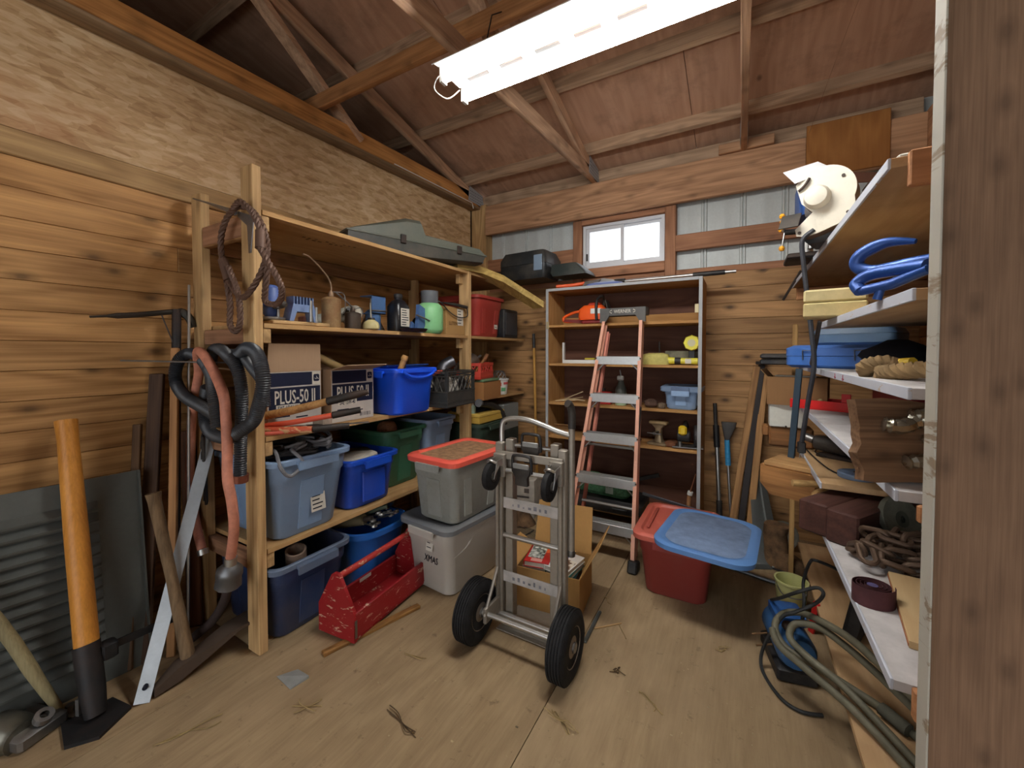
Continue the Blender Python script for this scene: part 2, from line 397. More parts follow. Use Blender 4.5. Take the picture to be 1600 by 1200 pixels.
# roof: sheathing, purlins and scissor-free trusses
ceil = root_struct('ceiling')
def zc(y): return 2.775+(3.34-y)*.25           # underside of the top chords
ang = math.atan(.25)
sh = plywood((206, 166, 138), (174, 134, 108), 'Y', .45, 'roof_plywood')
MR = lambda y, dz: Matrix.Translation((0, y, zc(y)+dz)) @ Matrix.Rotation(-ang, 4, 'X')
ye = 3.75; L = 1.22/math.cos(0)
for j in range(5):
    for i in range(4):
        x0 = -5.2+i*2.44+(-1.22 if j % 2 else 0); y1 = ye-j*1.22
        B().box((x0+.002, -1.216/math.cos(ang), 0), (x0+2.438, -.002, .014)).build('plywood_sheet', sh, ceil).matrix_local = MR(y1, .132)
B().box((-5.6, -6.0, .02), (6, .1, .03)).build('roofing', matte((50, 46, 44)), ceil).matrix_local = MR(ye, .132)
pu = wood(*ROOFW, 'X', 1, .3, .75, .2)
for y in (3.11, 2.50, 1.89, 1.28, .67, .06, -.55, -1.1):
    B().box((-5, -.019, 0), (2.2, .019, .089)).build('purlin', pu, ceil).matrix_local = MR(y, .092-.047)
tm = wood((210, 174, 142), (178, 140, 110), 'Y', 1, .35, .75, .2)
t1 = wood((208, 150, 88), (168, 112, 60), 'Y', 1, .4, .75, .1); tg = wood((150, 126, 98), (122, 98, 72), 'Y', 1, .3)
gp = metal((186, 190, 194), .5, .25)
slab('outer_header', (-2.3, 3.40, 2.56), (XR, 3.44, 2.86), wood(*ROOFW, 'X', 1, .3), wb)
for X, slp, ch in ((-2.289, .03, .11), (-1.1, .07, .089), (0.0, .05, .089), (1.15, .05, .089)):
    t = bpy.data.objects.new('roof_truss', None); COL.objects.link(t); t.parent = ceil; t.location = (X, 0, 0)
    hw = .019
    B().box((-hw, -4.95, 0), (hw, .08, ch), bev=.003).build('bottom_chord', t1 if X < -2 else tm, t).matrix_local = Matrix.Translation((0, 3.34, 2.736)) @ Matrix.Rotation(math.atan(slp), 4, 'X')
    B().box((-hw, -5.6, 0), (hw, 0, .089), bev=.002).build('top_chord', tm, t).matrix_local = MR(3.44, -.044)
    for y0, y1 in ((1.9, 1.0), (.2, 1.0), (.2, -1.0)):
        b = B(); d = Vector((0, y1-y0, zc(y1)+.03-2.74)); 
        m = Matrix.Translation((0, y0, 2.74)) @ d.to_track_quat('Z', 'X').to_matrix().to_4x4()
        b.box((-.018, -.04, 0), (.018, .04, d.length), M=m).build('web', tm, t)
    for s in (-1, 1):
        b = B(); poly = [(3.41, 2.75), (3.38, 2.86), (3.16, 2.89), (3.14, 2.75)]
        pts = [Vector((s*(hw+.001), y, z)) for y, z in poly]; b.loft([pts, [p+Vector((s*.0015, 0, 0)) for p in pts]])
        g = b.build('gusset_plate', gp, t)
        d = B()
        for a in range(8):
            for c in range(4):
                yy = 3.165+a*.028; zz = 2.765+c*.026
                d.box((min(s*(hw+.0025), s*(hw+.0045)), yy, zz), (max(s*(hw+.0025), s*(hw+.0045)), yy+.014, zz+.006))
        tag(d.build('gusset_teeth', metal((128, 132, 136), .5, .4), t), kind='stuff')
B().box((-2.373, -4.95, -.016), (-2.272, 0, -.001), bev=.001).build('shaded_underside', tg, wl).matrix_local = Matrix.Translation((0, 3.345, 2.735)) @ Matrix.Rotation(math.atan(.03), 4, 'X')  # grey board under the left chord; underside shade put into its colour
slab('lateral_brace', (-2.5, 1.585, 2.80), (1.5, 1.623, 2.889), wood((196, 142, 92), (158, 108, 66), 'X', 1, .35, .7, .1), ceil)
# shop light
F = thing('fluorescent_light', 'long white twin-tube fluorescent shop light hanging under the roof trusses', 'light', (-.50, 1.43, 2.45))
white = plastic((232, 232, 228), .35, .05)
b = B(); prof = [(-.135, .032), (-.12, .046), (-.05, .052), (-.05, .10), (.05, .10), (.05, .052), (.12, .046), (.135, .032)]
sec = prof + [(x*.985, z-.003) for x, z in reversed(prof)]
b.loft([[Vector((xx, y, z+.002)) for y, z in sec] for xx in (-.62, .62)]).build('reflector', white, F)
for x in (-.62, .6): B().box((x, -.045, .045), (x+.02, .045, .104)).build('end_cap', white, F)
tb = glow((1, .985, .955, 1), TUBE_STRENGTH)
for y in (-.075, .075):
    B().cyl((-.60, y, .004), (.60, y, .004), .016, n=12).build('tube', tb, F)
    for x in (-.607, .607): B().box((x-.007, y-.016, -.016), (x+.007, y+.016, .05)).build('lamp_holder', white, F)
B().box((-.6, -.03, .022), (.6, .03, .05)).build('spine', white, F)
for k in range(7): B().box((-.53+k*.16, -.008, .016), (-.43+k*.16, .008, .0225)).build('slot', DARKST, F)
for x in (-.45, .45): B().tube([(x, 0, .10), (x, .06, .30), (x, .14, .372)], .003, 6).build('hanger_wire', DARKST, F)
B().tube(cat_rom([(-.62, -.03, .07), (-.66, -.05, .04), (-.70, -.02, .02), (-.66, .02, -.01), (-.615, .05, .03)], 5), .0025, 6).build('pull_wire', WHITE, F)
# white cable stapled under the left chord
tag(B().tube([(-2.266, 2.2, 2.707), (-2.266, 3.2, 2.737), (-2.266, 3.22, 2.69)], .004, 6).build('electric_cable', WHITE), 'thin white cable stapled along the truss chord above the strand board', 'cable')
# ------------------------------------------------------------------ shared builders
def tote(label, loc, rz, w, l, h, mat, taper=.82, name='storage_tote', cat='storage tote', rim=None, rot=None, group=None, ribs=True, hmat=None):
    t = thing(name, label, cat, loc, rz, group, rot)
    r = min(w, l)*.14; b = B()
    def rg(k, z, e=0): return rrect(w*k+e, l*k+e, r, 4, z)
    kk = lambda f: taper+(1-taper)*f
    b.loft([rg(taper, 0, -.02), rg(taper, .012), rg(kk(.70)-.012, h*.70), rg(kk(.72)+.012, h*.735), rg(1, h-.004), rg(1, h, -.004), rg(1, h, -.008), rg(kk(.5), h*.5, -.012), rg(taper, .008, -.02)])
    b.build('body', mat, t)
    b = B(); b.loft([rg(1, h-.024, -.002), rg(1, h-.024, .028), rg(1, h-.003, .03), rg(1, h+.001, .022), rg(1, h+.001, -.004), rg(1, h-.01, -.006)], closed=True)
    b.build('rim', rim or mat, t)
    for s in (-1, 1):
        b = B(); y0 = s*(l/2+.012)
        pr = [(0, h-.026), (.022*s, h-.026), (.026*s, h-.05), (.034*s, h-.05), (.034*s, h-.014), (0, h-.012)]
        b.loft([[Vector((x, y0-.01*s+y, z)) for y, z in pr] for x in (-w*.26, w*.26)]).build('handle', hmat or rim or mat, t)
    if ribs:
        def rib(p0, p1, nx, ny, hw):
            d = Vector((nx, ny, 0))*.006; sx = Vector((-ny, nx, 0))*hw
            B().loft([[p0-sx-d*2, p0+sx-d*2, p0+sx*.9+d, p0-sx*.9+d], [p1-sx-d*2, p1+sx-d*2, p1+sx*.9+d, p1-sx*.9+d]]).build('rib', mat, t)
        k1 = kk(.68)
        for s in (-1, 1):
            for f in (-.24, .24):
                rib(Vector((s*w*taper/2, f*l*taper, .03)), Vector((s*(w*k1/2-.006), f*l, h*.69)), s, 0, l*.07)
            rib(Vector((0, s*l*taper/2, .03)), Vector((0, s*(l*k1/2-.006), h*.69)), 0, s, w*.17)
    return t
def tote_lid(t, w, l, z, mat, inner=None, name='lid', dish=.012):
    r = min(w, l)*.16; b = B()
    f = lambda e, zz: rrect(w+e, l+e, r, 4, zz)
    b.loft([f(.026, z-.02), f(.05, z-.02), f(.052, z+.004), f(.03, z+.014), f(-.02, z+.014), f(-.04, z+.014-dish), f(-.2, z+.014-dish)])
    o = b.build(name, mat, t)
    if inner: B().loft([f(-.042, z+.0145-dish), f(-.05, z+.0155-dish)]).build('dust_panel', inner, o)
    return o
def sticker(parent, M, w, h, mat=PAPER, lines=4, name='label_sticker', ink=INK):
    o = B().box((-w/2, -h/2, 0), (w/2, h/2, .0008)).build(name, mat, parent); o.matrix_local = M
    b = B(); 
    for i in range(lines):
        y = h/2-h*(i+.8)/(lines+.6); ww = w*random.uniform(.45, .8)
        b.box((-w*.4, y-h*.02-.001, .0008), (-w*.4+ww, y+h*.02, .0011))
    if lines: tag(b.build('print', ink, o), kind='stuff')
    return o
FX = lambda x, y, z: TR((x, y, z), (90, 0, 90))       # upright, facing +x
FY = lambda x, y, z: TR((x, y, z), (90, 0, 0))        # upright, facing -y

# ------------------------------------------------------------------ wooden shelving along the left wall
sz = wood(*STUD, 'Z', 1, .35, .7, .12); sx_ = wood(*STUD, 'X', 1, .3, .7, .12); SHELFM = plywood((198, 162, 112), (166, 126, 80), 'Y', .3)
SX = -1.77
SH = thing('shelving_unit', 'rough two-by-four and plywood shelving along the left plank wall', 'shelving', (0, 0, 0))
slab('post', (SX-.089, .926, 0), (SX, .964, 2.085), sz, SH); slab('post', (-2.30, .926, 0), (-2.21, .964, 2.05), sz, SH)
slab('post', (SX-.089, 2.447, 0), (SX, 2.485, 1.915), sz, SH); slab('post', (-2.375, 2.447, 0), (-2.29, 2.485, 1.915), sz, SH)
for z, y1 in ((1.905, 3.18), (1.425, 3.33), (.935, 3.33), (.445, 3.33)):
    x0 = SX-.001
    xx = [(-2.37, .968), (-2.37, y1), (x0, y1), (x0, 2.49), (SX-.092, 2.49), (SX-.092, 2.442), (x0, 2.442), (x0, .968)]
    B().prism(xx, z-.02, z).build('shelf_board', SHELFM, SH)
    slab('cleat', (-2.20, .927, z-.021-.068) if z < 1.9 else (-2.20, .927, z-.11), (SX-.09 if z > 0 else 0, .963, z-.021), wood((176, 132, 100), (146, 104, 76), 'X', 1, .3), SH)
    slab('cleat', (SX-.045, .9645, z-.021-.065), (SX-.006, 1.0, z-.021), sx_, SH)
    slab('cleat', (SX-.086, 2.405, z-.095), (SX-.05, 2.446, z-.021), sx_, SH)
    slab('back_cleat', (-2.376, .97, z-.1), (-2.34, 2.44, z-.021), wood((150, 112, 76), (120, 84, 54), 'Y', 1, .3), SH)
slab('end_rail', (-2.20, .93, 1.79), (SX-.09, .96, 1.885), wood(*PINE_D, 'X', 1, .3), SH)
b = B()
for i in range(11):
    for j in range(2):
        if random.random() < .8: b.box((i*.03, j*.028, 0), (i*.03+random.uniform(.008, .022), j*.028+random.uniform(.006, .02), .0006))
tag(b.build('ink_stamp', matte((112, 84, 52), .8), SH), kind='stuff').matrix_local = TR((-1.93, 1.25, 1.8843), (0, 0, 78))

# --- on the top shelf
c = thing('chainsaw_case', 'grey-green plastic chainsaw case lying across the top shelf', 'tool case', (-2.05, 1.72, 1.906), -19); c.scale = (.95, .84, .92)
gm_ = plastic((96, 102, 92), .45, .25); gd = plastic((58, 60, 56), .5, .25)
def case_side(ins, dz, lo):
    pr = [(-.17, .062), (-.12, .005), (.42, .0), (1.0, .045), (1.03, .10)] if lo else [(-.17, .118), (-.10, .145), (.28, .27), (.40, .275), (.435, .185), (.97, .165), (1.03, .118)]
    top = [(1.03, .104), (-.17, .104)] if lo else []
    mid = .104
    return [(y*(1-ins*.02)+ins*.006, mid+(z-mid)*(1-dz*.18)) for y, z in (pr+top if lo else pr)]
for nm, lo, m_ in (('bottom_shell', True, gd), ('top_shell', False, gm_)):
    B().loft([[Vector((x, y, z)) for y, z in case_side(i_, i_, lo)] for x, i_ in ((-.145, 1), (-.115, 0), (.115, 0), (.145, 1))]).build(nm, m_, c)
B().box((-.149, -.172, .104), (.149, 1.033, .118), bev=.004).build('seam_lip', gm_, c)
for y in (.22, .72): B().box((.146, y, .085), (.158, y+.045, .145), bev=.003).build('latch', DARKST, c)
B().box((-.10, 1.0, .06), (.10, 1.036, .112), bev=.005).build('nose_cap', plastic((112, 136, 168), .4, .1), c)
B().tube([(-.15, .1, .15), (-.17, .16, .25), (-.14, .26, .25)], .012, 8).build('carry_handle', gd, c)
tag(slab('timber_offcut', (-.045, -.5, 0), (.045, .42, .038), wood((150, 110, 74), (118, 82, 52), 'Y', 1, .4)), 'brown offcut of lumber lying behind the chainsaw case on the top shelf', 'lumber').matrix_local = TR((-1.93, 2.45, 1.907), (0, 0, 3))
b = B(); pts = [(-1.80, 2.33, 1.94), (-1.74, 2.55, 1.945), (-1.66, 2.75, 1.90), (-1.56, 2.98, 1.845)]
rings = []
for (x, y, z), (w, th) in zip([( -1.84, 2.36, 1.907), (-1.80, 2.62, 1.907), (-1.72, 2.80, 1.86), (-1.44, 2.96, 1.66)], ((.12, .05), (.13, .05), (.13, .055), (.12, .05))):
    rings.append([Vector((x-w/2, y+.03, z)), Vector((x+w/2, y-.03, z)), Vector((x+w/2, y-.03, z+th)), Vector((x-w/2, y+.03, z+th))])
tag(b.loft(rings).build('bent_board', wood((206, 178, 106), (176, 142, 76), 'Y', 1, .3)), 'kinked yellowish board bridging from top shelf to the tall bookcase', 'board')
c = thing('black_case', 'black hard plastic tool case resting on board ends behind the bookcase top', 'tool case', (-1.62, 3.17, 1.922), -4)
b = B(); b.loft([rrect(.42, .26, .03, 3, z) for z in (0,)]+[rrect(.46, .30, .03, 3, .04), rrect(.46, .30, .03, 3, .12)]).build('bottom_shell', plastic((30, 34, 36), .45, .2), c)
B().loft([rrect(.462, .302, .03, 3, .122), rrect(.462, .302, .03, 3, .17), rrect(.40, .25, .03, 3, .235)]).build('lid', plastic((34, 38, 40), .45, .2), c)
B().box((.12, -.153, .06), (.2, -.146, .19), bev=.003).build('latch', plastic((120, 140, 160), .4, .1), c)
B().loft([rrect(.30, .22, .02, 2, 0, .42), rrect(.30, .22, .02, 2, .03, .40), rrect(.22, .18, .02, 2, .1, .36)]).build('sloped_end', plastic((44, 52, 50), .5, .2), c)
# --- second shelf, from the near post to the corner
Z2 = 1.426
c = thing('tool_stand', 'pale blue slotted plastic tool stand on a thin scrap of wood', 'tool stand', (-1.86, 1.165, Z2), 0)
slab('wood_scrap', (-.14, -.15, 0), (.075, .13, .018), wood(*STUD, 'Y', 1, .3), c); bl = plastic((122, 146, 190), .45, .15)
B().prism([(-.02, 0), (.0, 0), (.018, .05), (.095, .05), (.105, 0), (.125, 0), (.105, .085), (.0, .085)], -.03, .03, M=TR((.0, -.03, .018), (90, 0, 90))).build('body', bl, c)
for k in range(7): B().box((-.03, -.028+k*.016, .103), (.03, -.024+k*.016, .14)).build('fin', bl, c)
c = thing('router', 'small router with blue body and silver base behind the near post', 'power tool', (-1.86, 1.045, Z2+.019), 10)
B().lathe([(.055, 0), (.06, .006), (.06, .014), (.03, .016)]).build('base_plate', STEEL, c)
for s in (-1, 1): B().cyl((s*.035, .01, .012), (s*.035, .01, .15), .006, n=10).build('guide_rod', ALU, c)
B().lathe([(.02, .016), (.03, .03), (.03, .06), (.045, .065), (.045, .14), (.035, .155), (.02, .16)]).build('motor_body', plastic((70, 100, 168), .4, .15), c)
B().box((-.06, -.012, .05), (.06, .012, .085), bev=.004).build('clamp', STEEL, c)
for s in (-1, 1): B().lathe([(.012, 0), (.018, .012), (.014, .03), (.004, .034)], 12, M=AX('x', (s*.058-(.034 if s < 0 else 0), 0, .07))).build('knob', BLACKP, c)
for dx, r in ((.10, .012), (.125, .009)): tag(B().cyl((-1.80+dx*.2, 1.09+dx, Z2+.0195), (-1.80+dx*.2, 1.09+dx, Z2+.12 if r > .01 else Z2+.09), r*.6, n=10).build('steel_rod' , ALU), 'short upright steel rod standing beside the router' if r > .01 else 'shorter upright steel pin standing beside the router', 'rod')
def oil_can(label, loc, r, h, mat, spout, rz=0, dome=.35, sm=None):
    c = thing('oil_can', label, 'oil can', loc, rz, 'oil cans on the second shelf')
    B().lathe([(r*.98, 0), (r, .004), (r, h*.86), (r*1.03, h*.87), (r*1.03, h*.90), (r*.75, h*.96), (r*.3, h)], 22).build('body', mat, c)
    B().lathe([(r*.3, h), (r*.33, h+.004), (r*.28, h+.018), (r*.1, h+.03)], 12).build('cap', sm or mat, c)
    B().tube(cat_rom(spout, 6), .0042, 8).build('spout', sm or STEEL, c)
    return c
rusty = metal((178, 152, 108), .55, .35, .75, (120, 76, 42))
c = oil_can('tall tan rusty oil can with a long curved spout', (-1.83, 1.335, Z2), .046, .16, rusty, [(0, 0, .175), (0, 0, .22), (0, -.03, .27), (0, -.11, .335), (0, -.15, .345)], 0, sm=metal((170, 140, 112), .5, .6, .3))
B().tube(cat_rom([(.0, .01, .185), (0, .07, .186), (.0, .085, .15), (0, .08, .09), (0, .055, .08), (0, .05, .12)], 5), .0028, 6).build('lever', STEEL, c)
c = oil_can('small dark grey oil can between tan can and round oiler', (-1.84, 1.475, Z2), .042, .095, metal((88, 80, 72), .5, .6, .4), [(0, 0, .11), (0, -.03, .14), (-.02, -.09, .19)], 0)
B().tube(cat_rom([(0, .01, .11), (.0, .06, .12), (.0, .07, .06)], 5), .0025, 6).build('lever', STEEL, c)
c = thing('pump_oiler', 'squat cream domed bottom oiler with thin straight spout', 'oil can', (-1.80, 1.565, Z2))
B().lathe([(.03, 0), (.043, .006), (.046, .022), (.038, .042), (.018, .056), (.012, .062)], 22).build('body', plastic((196, 184, 132), .4, .25), c)
B().lathe([(.019, .056), (.021, .06), (.018, .067)], 14).build('collar', DARKST, c); B().cyl((0, 0, .06), (0, -.006, .15), .006, .002, 8).build('spout', metal((200, 196, 180), .4), c)
c = thing('angle_grinder', 'grey angle grinder lying behind the oil cans', 'power tool', (-2.02, 1.50, Z2+.045), 0)
B().tube([(-.03, -.13, 0), (-.02, -.02, .02), (0, .06, .05), (0, .12, .085)], [.034, .036, .04, .03], 12).build('body', plastic((150, 152, 142), .45, .2), c)
B().lathe([(.062, -.01), (.066, .01), (.05, .03), (.02, .034)], 20, M=TR((.03, .09, .045), (60, 20, 0))).build('wheel_guard', plastic((190, 184, 168), .5, .2), c)
B().cyl((0, .05, .04), (.09, .02, .075), .014, .011, 10).build('side_handle', BLACKP, c)
B().box((-.06, -.19, -.03), (0, -.12, .025), bev=.008).build('switch_end', plastic((130, 80, 70), .5, .2), c)
c = thing('blue_canister', 'blue steel bracket canister behind the round oiler', 'canister', (-1.90, 1.665, Z2))
bm_ = metal((84, 124, 178), .45, .3, .1)
B().lathe([(.042, 0), (.044, .01), (.044, .11), (.03, .125)], 20).build('tank', bm_, c)
B().box((-.05, -.05, .10), (.05, .052, .105)).box((.045, -.05, .10), (.05, .052, .205)).box((-.05, -.05, .2), (.05, .052, .205)).build('bracket', bm_, c)
B().tube([(.051, -.052, .115), (.053, .055, .12)], .005, 8).build('bolt', STEEL, c)
c = thing('grey_funnel', 'grey metal funnel tipped up behind the blue canister', 'funnel', (-2.0, 1.74, Z2+.0), 0)
B().lathe([(.085, 0), (.084, .006), (.02, .13), (.012, .135), (.006, .22), (.004, .22), (.01, .13), (.018, .128), (.08, .004)], 24, caps=(0, 0)).build('cone', STEEL, c)
B().tube([(.084, 0, .004), (.10, 0, .02), (.084, 0, .03)], .003, 6).build('hook', STEEL, c)
c = thing('fluid_bottle', 'black fluid bottle with white printed label on the second shelf', 'bottle', (-1.82, 1.79, Z2), 0)
B().loft([rrect(.098, .112, .03, 4, 0), rrect(.104, .118, .03, 4, .008), rrect(.104, .118, .03, 4, .15), rrect(.07, .08, .03, 4, .185), rrect(.046, .046, .022, 4, .195), rrect(.046, .046, .022, 4, .205)]).build('body', plastic((24, 26, 32), .3, .1), c)
B().lathe([(.024, .205), (.026, .208), (.026, .226), (.02, .23)], 18).build('cap', plastic((38, 40, 44), .4, .15), c)
st = sticker(c, FX(.0525, .004, .085), .07, .108, lines=7)
c = thing('steel_dish', 'dark steel tray with small parts hanging over the shelf edge', 'tray', (-1.79, 1.82, Z2), 15)
B().lathe([(.02, 0), (.075, .0), (.09, .018), (.086, .018), (.072, .004), (.0, .004)], 22).build('dish', metal((58, 52, 54), .4, .8, .3), c).location = (.05, .0, .0)
for k in range(4): B().cyl((.02+.022*k, -.03+.02*k, .006), (.04+.02*k, .02-.01*k, .012), .006, n=8).build('bolt', [STEEL, metal((150, 70, 60), .5, .4)][k % 2], c)
c = thing('winch_pulley', 'blue painted steel winch bracket leaning against the green cylinder', 'winch', (-1.80, 1.955, Z2), 0)
B().prism([(-.05, .0), (.02, .0), (.05, .06), (.045, .16), (-.02, .18), (-.03, .09)], -.012, .012, M=TR((0, 0, 0), (90, 0, 100))).build('side_plate', metal((92, 132, 190), .45, .3, .15), c)
B().prism([(-.05, .0), (.0, .0), (.02, .05), (-.02, .07)], -.03, -.018, M=TR((0, -.03, 0), (90, 0, 100))).build('foot_plate', metal((92, 132, 190), .45, .3, .15), c)
B().lathe([(.05, -.02), (.052, -.012), (.03, -.008), (.03, .008), (.052, .012), (.05, .02)], 20, M=AX('x', (-.035, .035, .055))).build('drum', BLACKP, c)
B().tube([(.02, -.05, .11), (.03, -.02, .10), (.03, .06, .08)], .006, 8).build('shaft', STEEL, c)
c = thing('gas_cylinder', 'light green gas cylinder with grey collar on the second shelf', 'gas cylinder', (-1.83, 2.085, Z2))
B().lathe([(.07, 0), (.085, .014), (.09, .03), (.09, .16), (.078, .19), (.05, .208), (.02, .214)], 28).build('tank', plastic((132, 196, 138), .4, .12), c)
B().lathe([(.055, .2), (.058, .205), (.058, .285), (.054, .285), (.054, .205)], 20, caps=(0, 0)).build('collar', plastic((92, 98, 106), .5, .2), c)
B().cyl((0, 0, .21), (0, 0, .25), .014, n=12).build('valve', STEEL, c); B().cyl((0, 0, .25), (0, 0, .262), .024, n=14).build('valve_wheel', BLACKP, c)
def carton(name, label, loc, rz, w, d, h, mat=None, cat='cardboard box', flaps=(), open_=False, th=.004):
    mat = mat or cardboard(); c = thing(name, label, cat, loc, rz)
    b = B(); x, y = w/2, d/2
    if open_:
        b.loft([[Vector(p) for p in ((-x, -y, 0), (x, -y, 0), (x, y, 0), (-x, y, 0))], [Vector(p) for p in ((-x, -y, h), (x, -y, h), (x, y, h), (-x, y, h))],
                [Vector(p) for p in ((-x+th, -y+th, h), (x-th, -y+th, h), (x-th, y-th, h), (-x+th, y-th, h))], [Vector(p) for p in ((-x+th, -y+th, th), (x-th, -y+th, th), (x-th, y-th, th), (-x+th, y-th, th))]])
    else: b.box((-x, -y, 0), (x, y, h), bev=.003)
    b.build('box_body', mat, c)
    for side, ln, a in flaps:                    # angle from straight up, outwards
        sx, sy = {'+x': (1, 0), '-x': (-1, 0), '+y': (0, 1), '-y': (0, -1)}[side]
        o = Vector((sx*x, sy*y, h)); dr = Vector((sx*math.sin(R(a)), sy*math.sin(R(a)), math.cos(R(a)))); hw = (Vector((0, 1, 0))*y if sx else Vector((1, 0, 0))*x)*.985
        nn = dr.cross(hw).normalized()*th*.5
        q0, q1 = o-hw, o+hw; e0, e1 = o+dr*ln-hw*.96, o+dr*ln+hw*.96
        B().loft([[q0-nn, q1-nn, e1-nn, e0-nn], [q0+nn, q1+nn, e1+nn, e0+nn]]).build('flap', mat, c)
    return c
c = carton('cardboard_box', 'closed brown cardboard box beside the green gas cylinder', (-1.90, 2.32, Z2), 0, .22, .22, .2, cardboard((186, 146, 92)))
sticker(c, FX(.1112, .05, .13), .07, .12, lines=5); text_mesh('print', 'LLTEN', .035, matte((120, 84, 52)), c, (.112, -.03, .07), (90, 0, 90))
c = thing('spray_wand', 'black rubber-gripped hose wand looped over a cardboard box', 'spray wand', (0, 0, 0))
B().tube([(-1.80, 2.20, 1.645), (-1.775, 2.30, 1.64), (-1.765, 2.42, 1.632)], [.006, .011, .012], 10).build('grip', BLACKP, c)
B().tube(cat_rom([(-1.765, 2.42, 1.632), (-1.768, 2.43, 1.57), (-1.774, 2.34, 1.552), (-1.776, 2.24, 1.58), (-1.80, 2.16, 1.645), (-1.85, 2.12, 1.655), (-1.80, 2.20, 1.645)], 6), .004, 6).build('hose', BLACKP, c)
c = tote('brick red plastic tote on the second shelf past the far post', (-2.0, 2.80, Z2), 0, .42, .40, .33, plastic((168, 62, 54), .4, .1), .86)
sticker(c, FX(.190, .09, .12) @ Matrix.Rotation(R(-5), 4, 'X'), .05, .10, lines=4)
c = thing('electronics_cabinet', 'black boxy cabinet on the second shelf in the back corner', 'electronics', (-2.0, 3.18, Z2), 0)
slab('case', (-.18, -.13, 0), (.18, .12, .26), plastic((36, 38, 42), .5, .2), c, .01); slab('front_panel', (.1805, -.11, .03), (.186, .10, .23), plastic((54, 58, 64), .4, .15), c)
slab('side_grille', (-.12, -.134, .04), (.14, -.1305, .22), plastic((48, 52, 56), .4, .15), c)
# --- third shelf
Z3 = .936
wh = matte((206, 200, 192), .7, .08, 6); nav = matte((30, 36, 62), .55, .1)
def oil_box(label, loc, rz, flap):
    c = carton('oil_carton', label, loc, rz, .26, .27, .275, cardboard((186, 156, 126)), 'cardboard box', flap, True)
    x = .1305
    B().box((x, -.132, .003), (x+.0007, .132, .272)).build('white_print', wh, c)
    B().box((x+.0008, -.128, .205), (x+.0012, .085, .268)).build('navy_band', nav, c); B().box((x+.0008, -.128, .10), (x+.0012, .128, .198)).build('navy_band', nav, c)
    text_mesh('lettering', 'PLUS-50 II', .088, PAPER, c, (x+.0013, .0, .124), (90, 0, 90), .0004, sx=.55, bold=.0012)
    B().box((x+.0013, -.095, .088), (x+.0016, .02, .118)).build('grade_patch', PAPER, c)
    text_mesh('lettering', 'SAE 15W-40', .032, nav, c, (x+.0017, -.038, .091), (90, 0, 90), .0003, sx=.58, bold=.0005)
    B().box((x+.0008, .088, .205), (x+.0012, .128, .268)).build('logo_panel', PAPER, c)
    B().loft([rrect(.032, .036, .007, 3, 0), rrect(.032, .036, .007, 3, .0004)], M=FX(x+.0013, .108, .238)).build('logo_shield', nav, c)
    B().tube([(x+.002, .098, .236), (x+.002, .106, .232), (x+.002, .112, .236), (x+.002, .120, .232)], .0014, 5).tube([(x+.002, .112, .236), (x+.002, .108, .246)], .0012, 5).build('logo_stag', PAPER, c)
    B().box((x+.0008, .0, .05), (x+.0011, .06, .056)).box((x+.0008, -.1, .06), (x+.0011, -.03, .068)).build('small_print', nav, c)
    b = B()
    for k in range(16): b.box((x+.0008, .04+k*.0045, .018), (x+.0011, .04+k*.0045+random.choice((.001, .002, .003)), .038))
    tag(b.build('barcode', nav, c), kind='stuff')
    return c
oil_box('motor oil carton with its plain flap standing upright, nearest the front post', (-1.985, 1.155, Z3), 0, [('+x', .13, 2), ('-y', .1, 80)])
oil_box('motor oil carton with its flap folded outward, beside the bright blue bin', (-1.935, 1.445, Z3), 0, [('+x', .12, 78), ('-x', .12, 60)])
c = thing('caulking_tube', 'used caulking tube with a red band poking from oil carton', 'tube', (-1.93, 1.42, 1.175), 0)
B().cyl((0, -.14, .12), (0, .06, .03), .022, n=14).build('barrel', plastic((176, 148, 96), .5, .4), c); B().cyl((0, .06, .03), (0, .11, .007), .0222, n=14).build('red_band', plastic((196, 50, 40), .4, .1), c); B().cyl((0, -.14, .12), (0, -.19, .142), .008, .004, 10).build('nozzle', WHITE, c)
BLUE = plastic((22, 84, 226), .35, .05)
c = tote('bright blue open plastic bin with wooden handles inside, third shelf', (-1.86, 1.80, Z3), 0, .38, .33, .27, BLUE, .88, ribs=False)
B().tube(cat_rom([(.205, -.14, .255), (.207, -.08, .225), (.207, 0, .215), (.207, .08, .225), (.205, .14, .255)], 4), .009, 8).build('front_lip', BLUE, c)
def handle_tool(name, label, cat, p0, p1, r0, r1, mat, p2=None, m2=None, r2=None, group=None):
    c = thing(name, label, cat, p0, group=group); d = Vector(p1)-Vector(p0)
    B().tube([(0, 0, 0), d*.3, d*.9, d], [r0*.9, r0, r1, r1*.8], 12).build('handle', mat, c)
    if p2: e = Vector(p2)-Vector(p0); B().tube([d*.96, d+(e-d)*.5, e], [r2 or r1*1.15, r2 or r1*1.1, (r2 or r1)*.9], 12).build('head', m2, c)
    return c
WH = wood((202, 156, 100), (168, 118, 70), 'Z', 2, 0, .5, .1)
handle_tool('hammer', 'wooden hammer handle sticking up from the bright blue bin', 'hammer', (-1.86, 1.74, 1.0), (-1.78, 1.80, 1.265), .014, .018, WH, (-1.775, 1.803, 1.28), WH)
handle_tool('screwdriver', 'thin steel rod sticking up from the bright blue bin', 'rod', (-1.86, 1.86, 1.0), (-1.80, 1.83, 1.265), .006, .006, STEEL)
tag(slab('spare_plastic_cover', (-.19, -.2, 0), (.17, .2, .014), plastic((30, 92, 190), .4, .1)), 'flat blue plastic cover behind bright blue bin on third shelf', 'cover').matrix_local = TR((-2.15, 2.05, 1.17), (0, -12, 0))
